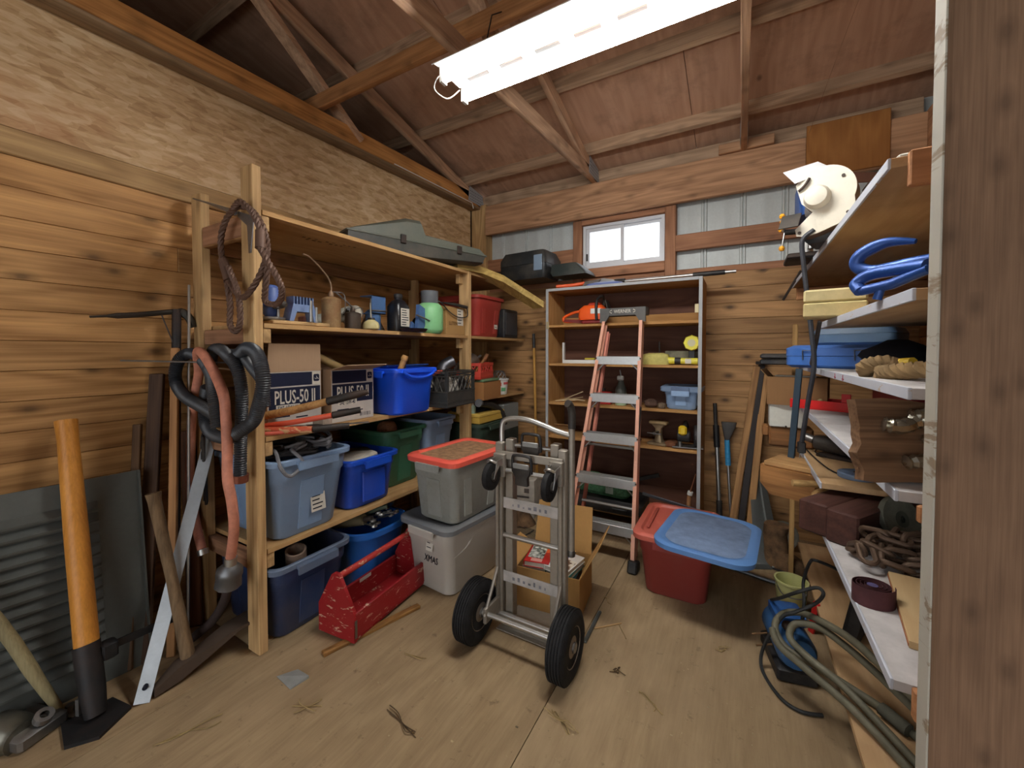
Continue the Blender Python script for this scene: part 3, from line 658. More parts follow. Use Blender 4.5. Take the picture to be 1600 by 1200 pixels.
def crate(name, label, loc, rz, w, l, h, mat, nb=5, rot=None):
    c = thing(name, label, 'crate', loc, rz, rot=rot)
    x, y = w/2, l/2; t = .008
    B().box((-x, -y, 0), (x, y, .008)).build('base', mat, c)
    for sx in (-1, 1):
        for sy in (-1, 1): B().box((sx*x-(t*2.4 if sx > 0 else 0), sy*y-(t*2.4 if sy > 0 else 0), 0), (sx*x+(t*2.4 if sx < 0 else 0), sy*y+(t*2.4 if sy < 0 else 0), h)).build('corner_post', mat, c)
    for z in [0.004, h*.12, h*.42, h*.86, h*.93, h*.985]:
        for s in (-1, 1):
            B().box((-x, s*y-t/2, z), (x, s*y+t/2, z+.008)).build('bar', mat, c); B().box((s*x-t/2, -y, z), (s*x+t/2, y, z+.008)).build('bar', mat, c)
    for s in (-1, 1):
        B().box((s*x-.001, -y, .0), (s*x+.001, y, h*.42)).build('panel', mat, c); B().box((-x, s*y-.001, 0), (x, s*y+.001, h*.42)).build('panel', mat, c)
    for k in range(nb):
        for s in (-1, 1):
            f = -y+.04+(l-.08)*k/nb; e = (l-.08)/nb
            for a, b_ in ((f, f+e), (f+e, f)): B().tube([(s*x, a, h*.44), (s*x, b_, h*.87)], .0035, 5).build('lattice', mat, c)
            f = -x+.04+(w-.08)*k/nb; e = (w-.08)/nb
            for a, b_ in ((f, f+e), (f+e, f)): B().tube([(a, s*y, h*.44), (b_, s*y, h*.87)], .0035, 5).build('lattice', mat, c)
    return c
CR = plastic((48, 50, 50), .5, .2)
crate('milk_crate', 'black plastic milk crate of odds and ends beside bright blue bin', (-1.81, 2.205, Z3), 4, .30, .34, .235, CR)
for k in range(5):
    c = thing('hand_tool', ['red-handled pliers on top of the black milk crate', 'white rag bundle inside the black milk crate', 'grey steel bracket inside the black milk crate', 'dark tool roll inside the black milk crate', 'black plastic housing inside the black milk crate'][k], ['pliers', 'rag', 'bracket', 'tool roll', 'housing'][k], (-1.83+.03*(k % 2), 2.09+.055*k, Z3+.012), 0)
    if k == 0:
        for s in (-1, 1): B().tube(cat_rom([(.02*s, -.02, .20), (.03*s, .04, .21), (.006*s, .11, .22)], 4), .009, 8).build('grip', plastic((204, 84, 72), .4, .1), c)
        B().box((-.012, .10, .21), (.012, .16, .23), bev=.004).build('jaw', STEEL, c); B().cyl((0, .05, 0), (0, .06, .21), .015, n=8).build('holder', CR, c)
    elif k == 1:
        for i in range(6): B().tube(cat_rom([(random.uniform(.02, .1), random.uniform(-.05, .05), .02), (.11, random.uniform(-.06, .06), .1), (random.uniform(.05, .12), random.uniform(-.05, .06), .17)], 5), .012, 7).build('fold', matte((206, 200, 190), .9, .2), c)
    else:
        B().box((-.06, -.02, 0), (.1, .05, .14+.01*k), bev=.012).build('body', [STEEL, matte((46, 42, 44)), BLACKP][k-2], c); B().cyl((0, .02, .1), (.03, .03, .215+.01*k), .01, n=8).build('peg', DARKST, c)
# hand tools lying at the near end of the third shelf
RED = plastic((206, 78, 48), .45, .2); TW = wood((196, 158, 112), (160, 118, 76), 'Y', 2, 0, .6, .1)
c = thing('lopping_shears', 'wooden-handled loppers with black grips lying across third shelf', 'loppers', (0, 0, 0))
B().tube([(-1.93, .98, 1.0), (-1.77, 1.08, 1.035), (-1.64, 1.17, 1.075)], [.018, .019, .017], 12).build('handle', wood((198, 152, 96), (160, 112, 66), 'Y', 2, 0), c); B().tube([(-1.64, 1.17, 1.075), (-1.55, 1.26, 1.105), (-1.52, 1.30, 1.115)], [.019, .018, .012], 12).build('socket', DARKST, c)
c = thing('lopping_shears', 'orange-handled loppers with grey metal sockets on third shelf', 'loppers', (0, 0, 0))
B().tube([(-1.91, .99, .962), (-1.75, 1.07, .985), (-1.62, 1.18, 1.012)], [.012, .0125, .013], 12).build('handle', RED, c); B().tube([(-1.62, 1.18, 1.012), (-1.55, 1.28, 1.03)], [.016, .015], 12).build('socket', DARKST, c)
c = thing('hedge_shears', 'worn red-handled hedge shears at the third shelf front edge', 'shears', (0, 0, 0))
B().tube([(-1.86, .98, .952), (-1.74, 1.05, .954), (-1.66, 1.11, .956)], [.016, .017, .015], 12).build('handle', worn((206, 92, 60), (206, 164, 118), .5, .5, 14), c)
B().tube([(-1.66, 1.11, .956), (-1.58, 1.24, .96)], [.016, .014], 12).build('socket', DARKST, c); B().box((0, -.012, -.002), (.16, .012, .002), M=TR((-1.62, 1.18, .968), (0, 0, 58))).build('blade', STEEL, c)
c = thing('pruning_pliers', 'small red-gripped pliers lying flat at the shelf edge', 'pliers', (-1.80, 1.0, .9375), 60)
for s in (-1, 1): B().tube(cat_rom([(-.03, s*.022, .009), (.05, s*.026, .009), (.12, s*.006, .009)], 5), .008, 8).build('grip', plastic((206, 92, 74), .45, .2), c)
B().tube([(.115, 0, .009), (.15, 0, .009), (.18, .004, .009)], [.011, .010, .004], 8).build('jaw', STEEL, c)
c = thing('wire_cutters', 'white and black gripped cutters behind the red pliers', 'pliers', (-1.84, 1.06, .9375), 50)
for s, m in ((-1, WHITE), (1, DARKST)): B().tube(cat_rom([(-.04, s*.024, .01), (.05, s*.024, .01), (.12, s*.006, .012)], 5), .009, 8).build('grip', m, c)
B().tube([(.115, 0, .012), (.165, 0, .012), (.20, .004, .012)], [.012, .012, .005], 8).build('jaw', DARKST, c)
c = carton('flat_carton', 'flattened printed white carton strip lying under the lopper handles', (-1.80, 1.27, Z3), -52, .20, .05, .05, matte((196, 182, 164), .7, .15), 'carton')
B().box((-.07, -.0258, .008), (.06, -.0252, .042)).build('print_panel', matte((170, 150, 130)), c)
# beyond the far post, third shelf
c = carton('parts_box', 'shallow brown cardboard box under the red crate past far post', (-1.83, 2.66, Z3), 6, .26, .30, .135, cardboard((172, 122, 74)), 'cardboard box', [('-x', .06, 30)], True)
crate('red_crate', 'small red plastic crate holding a motor above brown box', (-1.87, 2.66, Z3+.155), 14, .22, .30, .12, plastic((206, 70, 56), .4, .1), 4)
tag(B().box((-.13, -.14, 0), (.12, .14, .022), bev=.006).build('green_tray', plastic((110, 140, 104), .5, .3)), 'pale green plastic tray between brown box and red crate', 'tray').matrix_local = TR((-1.84, 2.68, Z3+.132), (0, 0, 6))
c = thing('electric_motor', 'silver cylindrical electric motor lying in the red crate', 'motor', (-1.88, 2.58, Z3+.21), 20)
B().lathe([(.03, -.1), (.058, -.095), (.06, -.06), (.06, .07), (.05, .09), (.02, .1)], 22, M=TR((0, 0, .06), (0, 62, 60))).build('housing', ALU, c); B().cyl((.05, .08, .1), (.075, .13, .125), .012, n=10).build('shaft', STEEL, c)
B().lathe([(.045, 0), (.05, .02), (.03, .04)], 16, M=TR((-.03, .12, .0), (70, 0, 20))).build('end_bell', metal((150, 60, 56), .5, .3), c)
handle_tool('paint_brush', 'wooden paint brush handle poking up behind the red crate', 'brush', (-1.93, 2.75, Z3+.19), (-1.86, 2.80, Z3+.31), .008, .012, WH, (-1.84, 2.815, Z3+.35), matte((176, 120, 80)), .016)
c = thing('galvanized_duct', 'short grey metal duct elbow behind the far post', 'duct', (-1.95, 2.36, Z3+.2), 0)
B().tube(cat_rom([(0, 0, 0), (0, .02, .06), (.04, .08, .10)], 4), .045, 16).build('pipe', metal((120, 124, 132), .4, .9, .2), c); B().lathe([(.046, -.005), (.05, 0), (.046, .005)], 16, M=TR((0, 0, .01))).build('bead', STEEL, c); B().box((-.05, -.04, -.2), (.05, .04, 0)).build('stand_block', matte((52, 48, 48)), c)
tag(B().box((-.03, -.1, 0), (.03, .1, .004)).build('paint_stick', PAPER), 'white paint stirring stick leaning behind the milk crate', 'stick').matrix_local = TR((-2.02, 2.32, 1.05), (60, 20, 20))
c = thing('printed_bucket', 'white plastic bucket with red and green print, wire on top', 'bucket', (-1.83, 2.985, Z3))
B().lathe([(.062, 0), (.066, .004), (.078, .125), (.084, .126), (.084, .136), (.075, .138), (.062, .008)], 24).build('bucket', WHITE, c)
def bucket_print(a0, a1, z0, z1, mat):
    b = B(); n = 6; f = lambda z: .0665+.012*z/.125+.0008
    b.loft([[Vector((f(z)*math.cos(a), f(z)*math.sin(a), z)) for a in [a0+(a1-a0)*i/n for i in range(n+1)]]+[Vector(((f(z)-.0006)*math.cos(a), (f(z)-.0006)*math.sin(a), z)) for a in [a1-(a1-a0)*i/n for i in range(n+1)]] for z in (z0, z1)]).build('print', mat, c)
bucket_print(R(-65), R(-45), .075, .105, plastic((200, 40, 40), .4, 0)); bucket_print(R(-30), R(20), .088, .108, plastic((210, 96, 96), .4, 0)); bucket_print(R(-45), R(-10), .03, .062, plastic((110, 180, 130), .4, 0))
for k in range(9):
    a = k*.7; tag(B().tube(cat_rom([(.06*math.cos(a), .06*math.sin(a), .13), (.05*math.cos(a+.8), .05*math.sin(a+.8), .19), (.03*math.cos(a+2.2), .03*math.sin(a+2.2), .2), (.065*math.cos(a+3), .065*math.sin(a+3), .14)], 5), .0022, 5).build('wire_loop', STEEL, c), kind=None)
tag(slab('cardboard_sheet', (-.004, -.09, 0), (.004, .09, .17), cardboard()), 'upright brown cardboard sheet behind the printed bucket', 'cardboard').matrix_local = TR((-1.98, 2.93, Z3), (0, -6, 8))
# --- fourth shelf
Z4 = .446
LB = plastic((126, 152, 184), .42, .15)
c = tote('pale blue tote stuffed with black cords at the near post', (-2.0, 1.175, Z4), 90, .39, .52, .375, LB, .80)
lab = sticker(c, TR((.03, -.2315, .155), (90-7, 0, 0)), .075, .125, PAPER, 6)
def cord(label, pts, r, mat, k=6, name='extension_cord', cat='cord'): return tag(B().tube(cat_rom(pts, k), r, 7).build(name, mat), label, cat)
GC = matte((134, 134, 138), .6, .15); BC = matte((30, 30, 32), .6, .15)
def coil(cx, cy, cz, rx, ry, n, jit, sx=0, tilt=0):
    pts = []
    for k in range(int(n*9)):
        a = k*2*math.pi/9; pts.append((cx+rx*math.cos(a)+random.uniform(-jit, jit), cy+ry*math.sin(a)+random.uniform(-jit, jit), cz+.012*k/9+tilt*math.cos(a)+random.uniform(-jit, jit)*.6))
    return pts
cord('grey cord looping over the left front rim of pale blue tote', [(-1.95, 1.05, .83), (-1.80, 1.02, .86), (-1.72, 1.0, .80), (-1.715, 1.04, .755), (-1.72, 1.10, .80), (-1.76, 1.08, .85), (-1.84, 1.12, .84)]+coil(-1.91, 1.12, .85, .1, .09, 2, .014), .008, GC)
cord('black cord coil heaped at the right side of pale blue tote', coil(-1.87, 1.26, .845, .08, .07, 4, .012, tilt=-.02), .007, matte((104, 104, 108), .6, .15))
cord('dark cord heap lying in the middle of pale blue tote', coil(-1.97, 1.17, .805, .16, .13, 4, .02), .008, matte((92, 92, 96), .6))
cord('black cord loop rising at back of pale blue tote', coil(-2.0, 1.27, .83, .07, .06, 2, .01, tilt=.05), .006, BC)
for k in range(4):
    c = thing('power_plug', ['black cord plug end by left rim of pale blue tote', 'grey cord plug end near middle of pale blue tote', 'black cord socket end at centre of pale blue tote', 'grey cord socket end at right of pale blue tote'][k], 'plug', (-1.83+.02*(k % 2), 1.05+.075*k, .852), 35*k)
    B().cyl((0, -.025, 0), (0, .025, .01), .011, .014, 10).build('plug_body', [BC, GC][k % 2], c)
    for s in (-1, 1): B().box((s*.005-.001, .024, .008), (s*.005+.001, .04, .016)).build('prong', STEEL, c)
c = tote('deep blue open recycling bin on the fourth shelf', (-2.01, 1.565, Z4), 90, .345, .46, .275, plastic((24, 76, 190), .38, .08), .86, ribs=False, cat='bin')
B().box((-.08, -.228, .03), (.08, -.215, .2), bev=.005).build('recess_panel', plastic((20, 66, 172), .4, .1), c)
tag(slab('paper_bag', (-.12, -.1, 0), (.12, .1, .05), matte((214, 206, 192), .8, .15), None, .015), 'crumpled white paper bag inside the deep blue bin', 'bag').matrix_local = TR((-1.93, 1.53, .655), (8, -6, 20))
tag(slab('folded_rag', (-.1, -.08, 0), (.1, .08, .04), matte((120, 110, 96), .9, .2), None, .012), 'grey folded rag inside the deep blue bin', 'rag').matrix_local = TR((-1.98, 1.64, .66), (-5, 8, -15))
c = tote('dark green tote on the fourth shelf beside the deep blue bin', (-2.10, 1.91, Z4), 90, .36, .46, .365, plastic((52, 104, 78), .42, .12), .84)
tag(B().lathe([(.05, -.04), (.055, -.03), (.055, .03), (.05, .04)], 18, M=AX('y')).build('wood_round', wood((150, 104, 76), (112, 74, 52), 'Y', 2, 0)), 'brown wooden round resting in the dark green tote', 'wood round').location = (-2.0, 1.86, .80)
tote('small pale blue tote with steel-blue handle on the fourth shelf', (-2.08, 2.25, Z4), 90, .30, .44, .385, plastic((138, 160, 190), .42, .12), .82)
# corner stack past the far post on the fourth shelf
c = carton('yellow_box', 'shallow yellow box lid with dark tarp on it, fourth shelf corner', (-1.86, 2.68, .755), 0, .30, .36, .07, plastic((196, 160, 70), .5, .15), 'box')
B().box((-.154, -.184, .05), (.154, .184, .074), bev=.004).build('lid', plastic((206, 172, 84), .5, .15), c)
tote('dark green bin under the yellow box in the shelf corner', (-1.90, 2.68, Z4), 90, .36, .40, .305, plastic((40, 62, 52), .5, .15), .88, ribs=False)
c = thing('vacuum_nozzle', 'black ribbed vacuum hose arched over the yellow box', 'vacuum hose', (0, 0, 0))
pp = cat_rom([(-1.72, 2.52, .915), (-1.74, 2.60, .90), (-1.74, 2.74, .865), (-1.72, 2.84, .80), (-1.71, 2.87, .70)], 12)
B().tube(pp, [.024 if i % 2 else .027 for i in range(len(pp))], 10).build('hose', BLACKP, c)
B().cyl((-1.72, 2.52, .915), (-1.716, 2.495, .918), .03, n=14).build('cuff', plastic((90, 92, 96), .4, .1), c)
b = B(); rings = []
for i in range(6): rings.append(rrect(.26-.03*i, .30-.03*i, .06, 3, .012*i+.0, 0.01*math.sin(i*2), .01*math.cos(i*3)))
tag(b.loft(rings).build('dark_tarp', matte((38, 42, 52), .8, .25)), 'dark folded tarp lying on the yellow box', 'tarp').location = (-1.90, 2.66, .832)
c = thing('parts_cabinet', 'small grey metal parts cabinet with drawers in the corner', 'cabinet', (-1.90, 3.10, .62), 0)
slab('body', (-.12, -.12, 0), (.12, .14, .22), plastic((128, 132, 130), .5, .2), c)
for k in range(4):
    d = slab('drawer', (-.10, -.126, .01+k*.052), (.10, -.1205, .056+k*.052), plastic((110, 118, 112), .45, .2), c); B().box((-.02, -.132, .022+k*.052), (.02, -.126, .032+k*.052)).build('pull', STEEL, d)
slab('stand', (-.12, -.12, -.173), (.12, .14, -.002), matte((60, 66, 58)), c)
c = thing('spray_can', 'small green and white spray can beside the far post', 'spray can', (-1.80, 2.535, Z4+.308))
B().lathe([(.026, 0), (.028, .004), (.028, .12), (.02, .135), (.012, .138)], 16).build('can', plastic((150, 172, 150), .4, .2), c); B().lathe([(.014, .138), (.014, .155), (.01, .158)], 12).build('cap', WHITE, c)
# --- on the floor under the shelving
c = tote('navy blue tote on the floor behind the front post', (-2.0, 1.175, 0), 90, .39, .50, .345, plastic((38, 56, 92), .42, .2), .84, rim=plastic((88, 104, 128), .45, .15))
tag(B().lathe([(.04, 0), (.045, 0), (.045, .24), (.036, .24), (.036, .01)], 20, caps=(0, 0)).build('cardboard_tube', matte((150, 126, 108))), 'grey cardboard tube standing in the navy blue tote', 'tube').matrix_local = TR((-1.87, 1.16, .14), (10, 14, 0))
c = thing('tool_tub', 'mid blue oval tub full of wrenches beside the red tool carrier', 'tub', (-1.93, 1.61, 0), 0)
bl2 = plastic((30, 96, 176), .38, .08)
def ov(w, l, z, n=28): return [Vector((w/2*abs(math.cos(a))**.7*math.copysign(1, math.cos(a)), l/2*abs(math.sin(a))**.7*math.copysign(1, math.sin(a)), z)) for a in [2*math.pi*i/n for i in range(n)]]
B().loft([ov(.32, .30, 0), ov(.34, .32, .01), ov(.42, .40, .31), ov(.43, .41, .315), ov(.412, .392, .315), ov(.33, .31, .012)]).build('body', bl2, c)
B().loft([ov(.425, .405, .29), ov(.452, .432, .29), ov(.455, .435, .318), ov(.415, .395, .319)], closed=True).build('rim', bl2, c)
random.seed(3)
wl_ = ['upright', 'tilted', 'long', 'short', 'open-ended', 'ring', 'bent', 'flat', 'slim', 'stubby', 'worn', 'bright']
for k in range(12):
    x, y = -1.86+random.uniform(-.1, .07), 1.50+.018*k; c = thing('wrench', f'loose steel wrench in the heap filling the mid blue tub', 'wrench', (x, y, .335+.008*(k % 4)), random.uniform(-50, 20), 'wrenches in the blue tub', rot=(random.uniform(-12, 12), random.uniform(-35, -8), random.uniform(-40, 25)))
    l = random.uniform(.10, .2); r = random.uniform(.005, .008)
    B().box((-l/2, -r, -.003), (l/2, r, .003), bev=.001).build('shank', [STEEL, ALU][k % 2], c); B().lathe([(.008, -.005), (.017, -.005), (.017, .005), (.008, .005)], 14, caps=(0, 0)).build('ring_end', [STEEL, ALU][k % 2], c).location = (l/2+.01, 0, 0)
    B().prism([(-.004, -.016), (.012, -.016), (.02, -.006), (.006, -.004), (.006, .004), (.02, .006), (.012, .016), (-.004, .016)], -.004, .004).build('jaw', [STEEL, ALU][k % 2], c).matrix_local = TR((-l/2-.004, 0, 0), (0, 0, 180))
c = thing('grease_gun', 'tan cylindrical grease gun lying in the mid blue tub', 'grease gun', (-1.90, 1.50, .335), 0)
B().cyl((-.12, -.03, -.02), (.08, .02, .03), .03, n=16).build('barrel', plastic((110, 100, 72), .5, .4), c); B().cyl((.08, .02, .03), (.13, .033, .043), .014, n=12).build('cap', DARKST, c)
c = thing('pipe_fitting', 'green-grey pipe fitting resting on the wrench heap', 'pipe fitting', (-1.86, 1.60, .365), 20)
B().box((-.1, -.014, -.012), (.1, .014, .012), bev=.004, M=TR((0, 0, .01), (0, -18, 15))).build('arm', metal((92, 104, 86), .5, .5, .2), c); B().lathe([(.014, -.02), (.03, -.02), (.032, .0), (.03, .02), (.014, .02)], 16, M=TR((.05, .13, .03), (40, 20, 0)), caps=(0, 0)).build('collar', STEEL, c)
# red tool carrier
c = thing('tool_carrier', 'worn red wooden tool carrier with a dowel handle on the floor', 'tool box', (-1.60, 1.42, .012), 5)
RP = worn((158, 32, 36), (206, 164, 140), .59, .45, 34); RE = worn((190, 58, 52), (206, 160, 130), .56, .5, 40)
for y in (-.265, .255):
    pe = [(-.11, 0), (.11, 0), (.11, .13), (.024, .282), (.012, .29), (-.012, .29), (-.024, .282), (-.11, .13)]
    B().prism(pe, 0, .016, M=TR((0, y+.008, 0), (90, 0, 0)) @ TR((0, 0, -.008))).build('end_board', RP, c)
slab('bottom_board', (-.108, -.256, .002), (.108, .25, .016), RP, c); slab('side_board', (.096, -.256, .017), (.112, .247, .13), RP, c, .002); slab('side_board', (-.112, -.256, .017), (-.096, .247, .118), RP, c, .002)
B().cyl((0, -.258, .266), (0, .252, .266), .015, n=14).build('dowel_handle', RE, c)
B().box((.1125, -.262, .02), (.1145, -.25, .1)).build('metal_edge', STEEL, c)
B().box((-.0955, -.03, .10), (-.0945, .05, .118)).build('paper_tab', PAPER, c)
tag(slab('wood_strip', (-.016, -.20, 0), (.016, .27, .016), wood((166, 120, 66), (128, 88, 44), 'Y', 2, .3), None, .002), 'thin brown wood strip poking out from under the red tool carrier', 'wood strip').matrix_local = TR((-1.485, 1.255, 0), (0, 0, -16))
# --- stacked grey totes
G2 = plastic((186, 180, 170), .45, .12); 
c = tote('pale grey tote with a swooping panel, bottom of the grey stack', (-1.44, 1.87, 0), -6, .355, .50, .375, G2, .84, ribs=False)
tote_lid(c, .355, .50, .378, plastic((108, 112, 116), .45, .2), dish=.006)
b = B(); sw = cat_rom([(.158, -.19, .215), (.163, -.10, .24), (.168, -.03, .30), (.17, .06, .325), (.17, .15, .32), (.168, .22, .30)], 5)
b.tube(sw, .006, 7).build('moulded_swoop', G2, c)
st = sticker(c, TR((.03, -.2415, .28), (90-7, 0, 0)), .05, .085, PAPER, 3)
text_mesh('marker_writing', 'XMAS', .05, INK, c, (.03, -.2345, .17), (83, 0, 0), .0006, sx=.8)
c = tote('dusty grey tote with a red-orange lid, top of the grey stack', (-1.40, 1.855, .395), -4, .315, .475, .335, plastic((146, 148, 142), .5, .4, (110, 104, 80)), .86)
tote_lid(c, .315, .475, .338, plastic((226, 92, 74), .4, .08), matte((176, 136, 98), .9, .25, 30), dish=.01)
# ------------------------------------------------------------------ tools leaning against the left wall
c = thing('louvred_panel', 'dark grey sheet-metal panel with pressed louvres leaning on plank wall', 'metal panel', (-2.18, .22, 0), 0, rot=(-8, 0, 86))
dm = metal((96, 100, 96), .55, .25, .2, (74, 72, 66))
B().box((-.42, 0, 0), (.47, .003, .80), bev=0).build('sheet', dm, c)
B().box((-.42, -.02, 0), (-.414, 0, .8)).build('flange', dm, c); B().box((.464, -.02, 0), (.47, 0, .8)).build('flange', dm, c)
pr_l = [(0, 0), (-.030, .002), (-.034, .010), (0, .036)]
lv = None
for k in range(14):
    z0 = .10+k*.044
    if lv is None:
        lv = B().loft([[Vector((x, -.001, z)) for y, z in pr_l] if e else [Vector((x, y, z)) for y, z in pr_l] for x, e in ((-.17, 1), (-.13, 0), (.30, 0), (.34, 1))]).build('louvre', dm, c); o = lv
    else: o = clone(lv, c)
    o.location = (.0, 0, z0)
c = thing('digging_tool', 'thick varnished wooden handle in a black steel socket with hinged side arm', 'digging tool', (-1.965, .475, 0), 0)
B().tube([(-.066, .0, .20), (-.2, .01, .62), (-.29, .015, .96), (-.312, .016, 1.035)], [.034, .034, .03, .033], 18).build('handle', wood((206, 142, 62), (172, 108, 40), 'Z', 1.5, 0, .4, .05, 0, .04), c)
bk = metal((50, 52, 54), .55, .7, .2)
B().tube([(0, 0, .02), (-.03, 0, .10), (-.082, .0, .245)], [.03, .036, .038], 16).build('socket', bk, c)
B().prism([(-.07, -.07), (.06, -.09), (.11, -.02), (.05, .08), (-.06, .06)], 0, .012).build('foot_plate', bk, c)
B().box((-.085, .03, .17), (-.035, .075, .23), bev=.006).build('hinge_lug', bk, c)
B().box((-.064, .06, .195), (-.056, .26, .223), M=TR((0, 0, 0), (-2, 0, 0))).build('side_arm', bk, c); B().cyl((-.045, .06, .208), (-.073, .06, .208), .011, n=12).build('pivot_bolt', STEEL, c)
tag(B().tube(cat_rom([(-2.34, .02, 1.10), (-2.24, .16, .74), (-2.15, .30, .38), (-2.10, .37, .16), (-2.07, .42, .012)], 4), [.019]*12+[.017, .016, .014, .011, .007], 12).build('wooden_stake', wood((150, 140, 104), (118, 108, 78), 'Z', 2, .3, .7, .1, 0, .05)), 'weathered grey-green pointed wooden stake in the left corner', 'stake')
c = thing('engine_part', 'shiny ribbed metal engine part on floor at bottom left', 'metal part', (-2.10, .30, .03), 20)
B().lathe([(.03, -.06), (.06, -.05), (.06, .02), (.045, .04), (.045, .06)], 18, M=AX('x')).build('housing', metal((150, 150, 138), .35, 1, .2), c); B().box((-.05, -.03, -.03), (.1, .10, .02), bev=.01).build('mount', STEEL, c)
B().lathe([(.012, 0), (.025, 0), (.025, .02), (.012, .02)], 14, M=TR((.08, .04, .03), (0, 30, 0)), caps=(0, 0)).build('ring', STEEL, c)
c = thing('steel_bracket', 'small bright steel bracket on the floor by the black socket', 'bracket', (-2.07, .45, 0), 30)
B().box((-.05, -.03, 0), (.05, .03, .008), bev=.002).box((.03, -.03, .008), (.042, .03, .07)).build('plate', STEEL, c); B().cyl((-.02, 0, .008), (-.02, 0, .03), .014, n=6).build('nut', STEEL, c)
# mattock
c = thing('mattock', 'old mattock with a dark wooden shaft and rusty curved head', 'mattock', (-1.905, .735, 0), 0)
rus = metal((92, 78, 66), .65, .5, .6, (74, 54, 42))
B().tube([(-.01, .0, .03), (-.08, -.027, .38), (-.150, -.054, .70), (-.156, -.056, .73)], [.026, .019, .022, .026], 14).build('shaft', wood((132, 108, 80), (96, 76, 54), 'Z', 2, .2, .8), c)
def ring4(x, y, z, w, h, a=0): return [Vector((x-w, y, z-h)), Vector((x+w, y, z-h)), Vector((x+w, y, z+h)), Vector((x-w, y, z+h))]
B().loft([ring4(.02, .24, .125, .05, .003), ring4(.01, .15, .115, .045, .008), ring4(0, .05, .075, .034, .018), ring4(-.01, -.04, .045, .03, .028), ring4(0, -.12, .02, .014, .014)]).build('head', rus, c)
# aluminium straight edge, battens, T-bar pick, rods
def leaner(name, label, cat, p0, p1, w, t, mat, face=(1, 0, 0), extra=None):
    p0, p1 = Vector(p0), Vector(p1); d = p1-p0; zx = d.normalized(); yx = (Vector(face)-zx*Vector(face).dot(zx)).normalized(); xx = yx.cross(zx)
    M = Matrix((xx, yx, zx)).transposed().to_4x4(); M.translation = p0
    o = B().box((-w/2, -t/2, 0), (w/2, t/2, d.length), bev=min(w, t)*.12).build(name, mat); o.matrix_local = M
    return tag(o, label, cat)
c = thing('straight_edge', 'long flat aluminium straight edge leaning diagonally by the mattock', 'straight edge', (0, 0, 0))
o = leaner('blade', None, None, (-1.905, .58, .003), (-2.165, .93, .90), .048, .004, metal((176, 182, 186), .45, .85), (.9, -.6, 0)); o.parent = c
B().cyl((-1.9075, .5905, .052), (-1.921, .5995, .052), .008, n=10).build('hang_hole', INK, c)
leaner('wood_batten', 'light brown batten leaning upright beside the thin silver rod', 'batten', (-2.10, .74, 0), (-2.27, .84, 1.32), .03, .02, wood((188, 138, 90), (152, 106, 64), 'Z', 1, .3), (.7, -.7, 0))
leaner('wood_batten', 'dark brown board leaning left of the light brown batten', 'batten', (-2.16, .66, 0), (-2.35, .80, 1.20), .055, .022, wood((92, 68, 50), (66, 46, 34), 'Z', 1, .3), (.7, -.7, 0))
leaner('wood_batten', 'short rough dark batten between the mattock shaft and louvred panel', 'batten', (-2.16, .62, 0), (-2.33, .72, .98), .03, .02, wood((110, 84, 60), (82, 60, 42), 'Z', 1, .3), (.7, -.7, 0))
leaner('wood_batten', 'reddish brown board standing behind the orange hose', 'batten', (-2.24, .885, 0), (-2.33, .905, .92), .06, .025, wood((112, 72, 46), (84, 52, 34), 'Z', 1, .3), (.7, -.7, 0))
tag(B().cyl((-2.10, .80, 0), (-2.285, .905, 1.62), .006, n=8).build('steel_rod', ALU), 'long thin silver rod leaning against the rear shelf post', 'rod')
c = thing('pick', 'black steel pick with a long thin spike pointing left', 'pick', (0, 0, 0))
B().tube([(-2.18, .78, .0), (-2.30, .86, 1.50)], [.02, .018], 10).build('shaft', metal((52, 50, 50), .6, .6, .3), c)
B().tube(cat_rom([(-2.30, .57, 1.445), (-2.31, .72, 1.465), (-2.305, .86, 1.49), (-2.29, .90, 1.47), (-2.285, .92, 1.42)], 5), [.005]*3+[.012]*8+[.02]*4+[.018]*6, 8).build('head', metal((66, 64, 58), .6, .6, .3), c)
B().tube([(-2.29, .80, 1.47), (-2.28, .87, 1.24)], .003, 6).build('wire_brace', DARKST, c)
tag(B().cyl((-2.30, .66, 1.265), (-1.95, .91, 1.255), .004, n=8).build('hang_rod', STEEL), 'thin steel peg carrying the black hose coil', 'peg')
c = thing('plastic_strap', 'black plastic ladder-patterned strap hanging under the black hose coil', 'strap', (-2.13, .885, .93), 0, rot=(0, 16, -28))
B().box((-.032, -.006, -.36), (.032, .006, 0), bev=.003).build('strip', BLACKP, c)
for k in range(6): B().box((-.024, -.011, -.34+k*.055), (.024, -.0062, -.31+k*.055), bev=.001).build('rung', plastic((52, 52, 54), .45, .1), c)
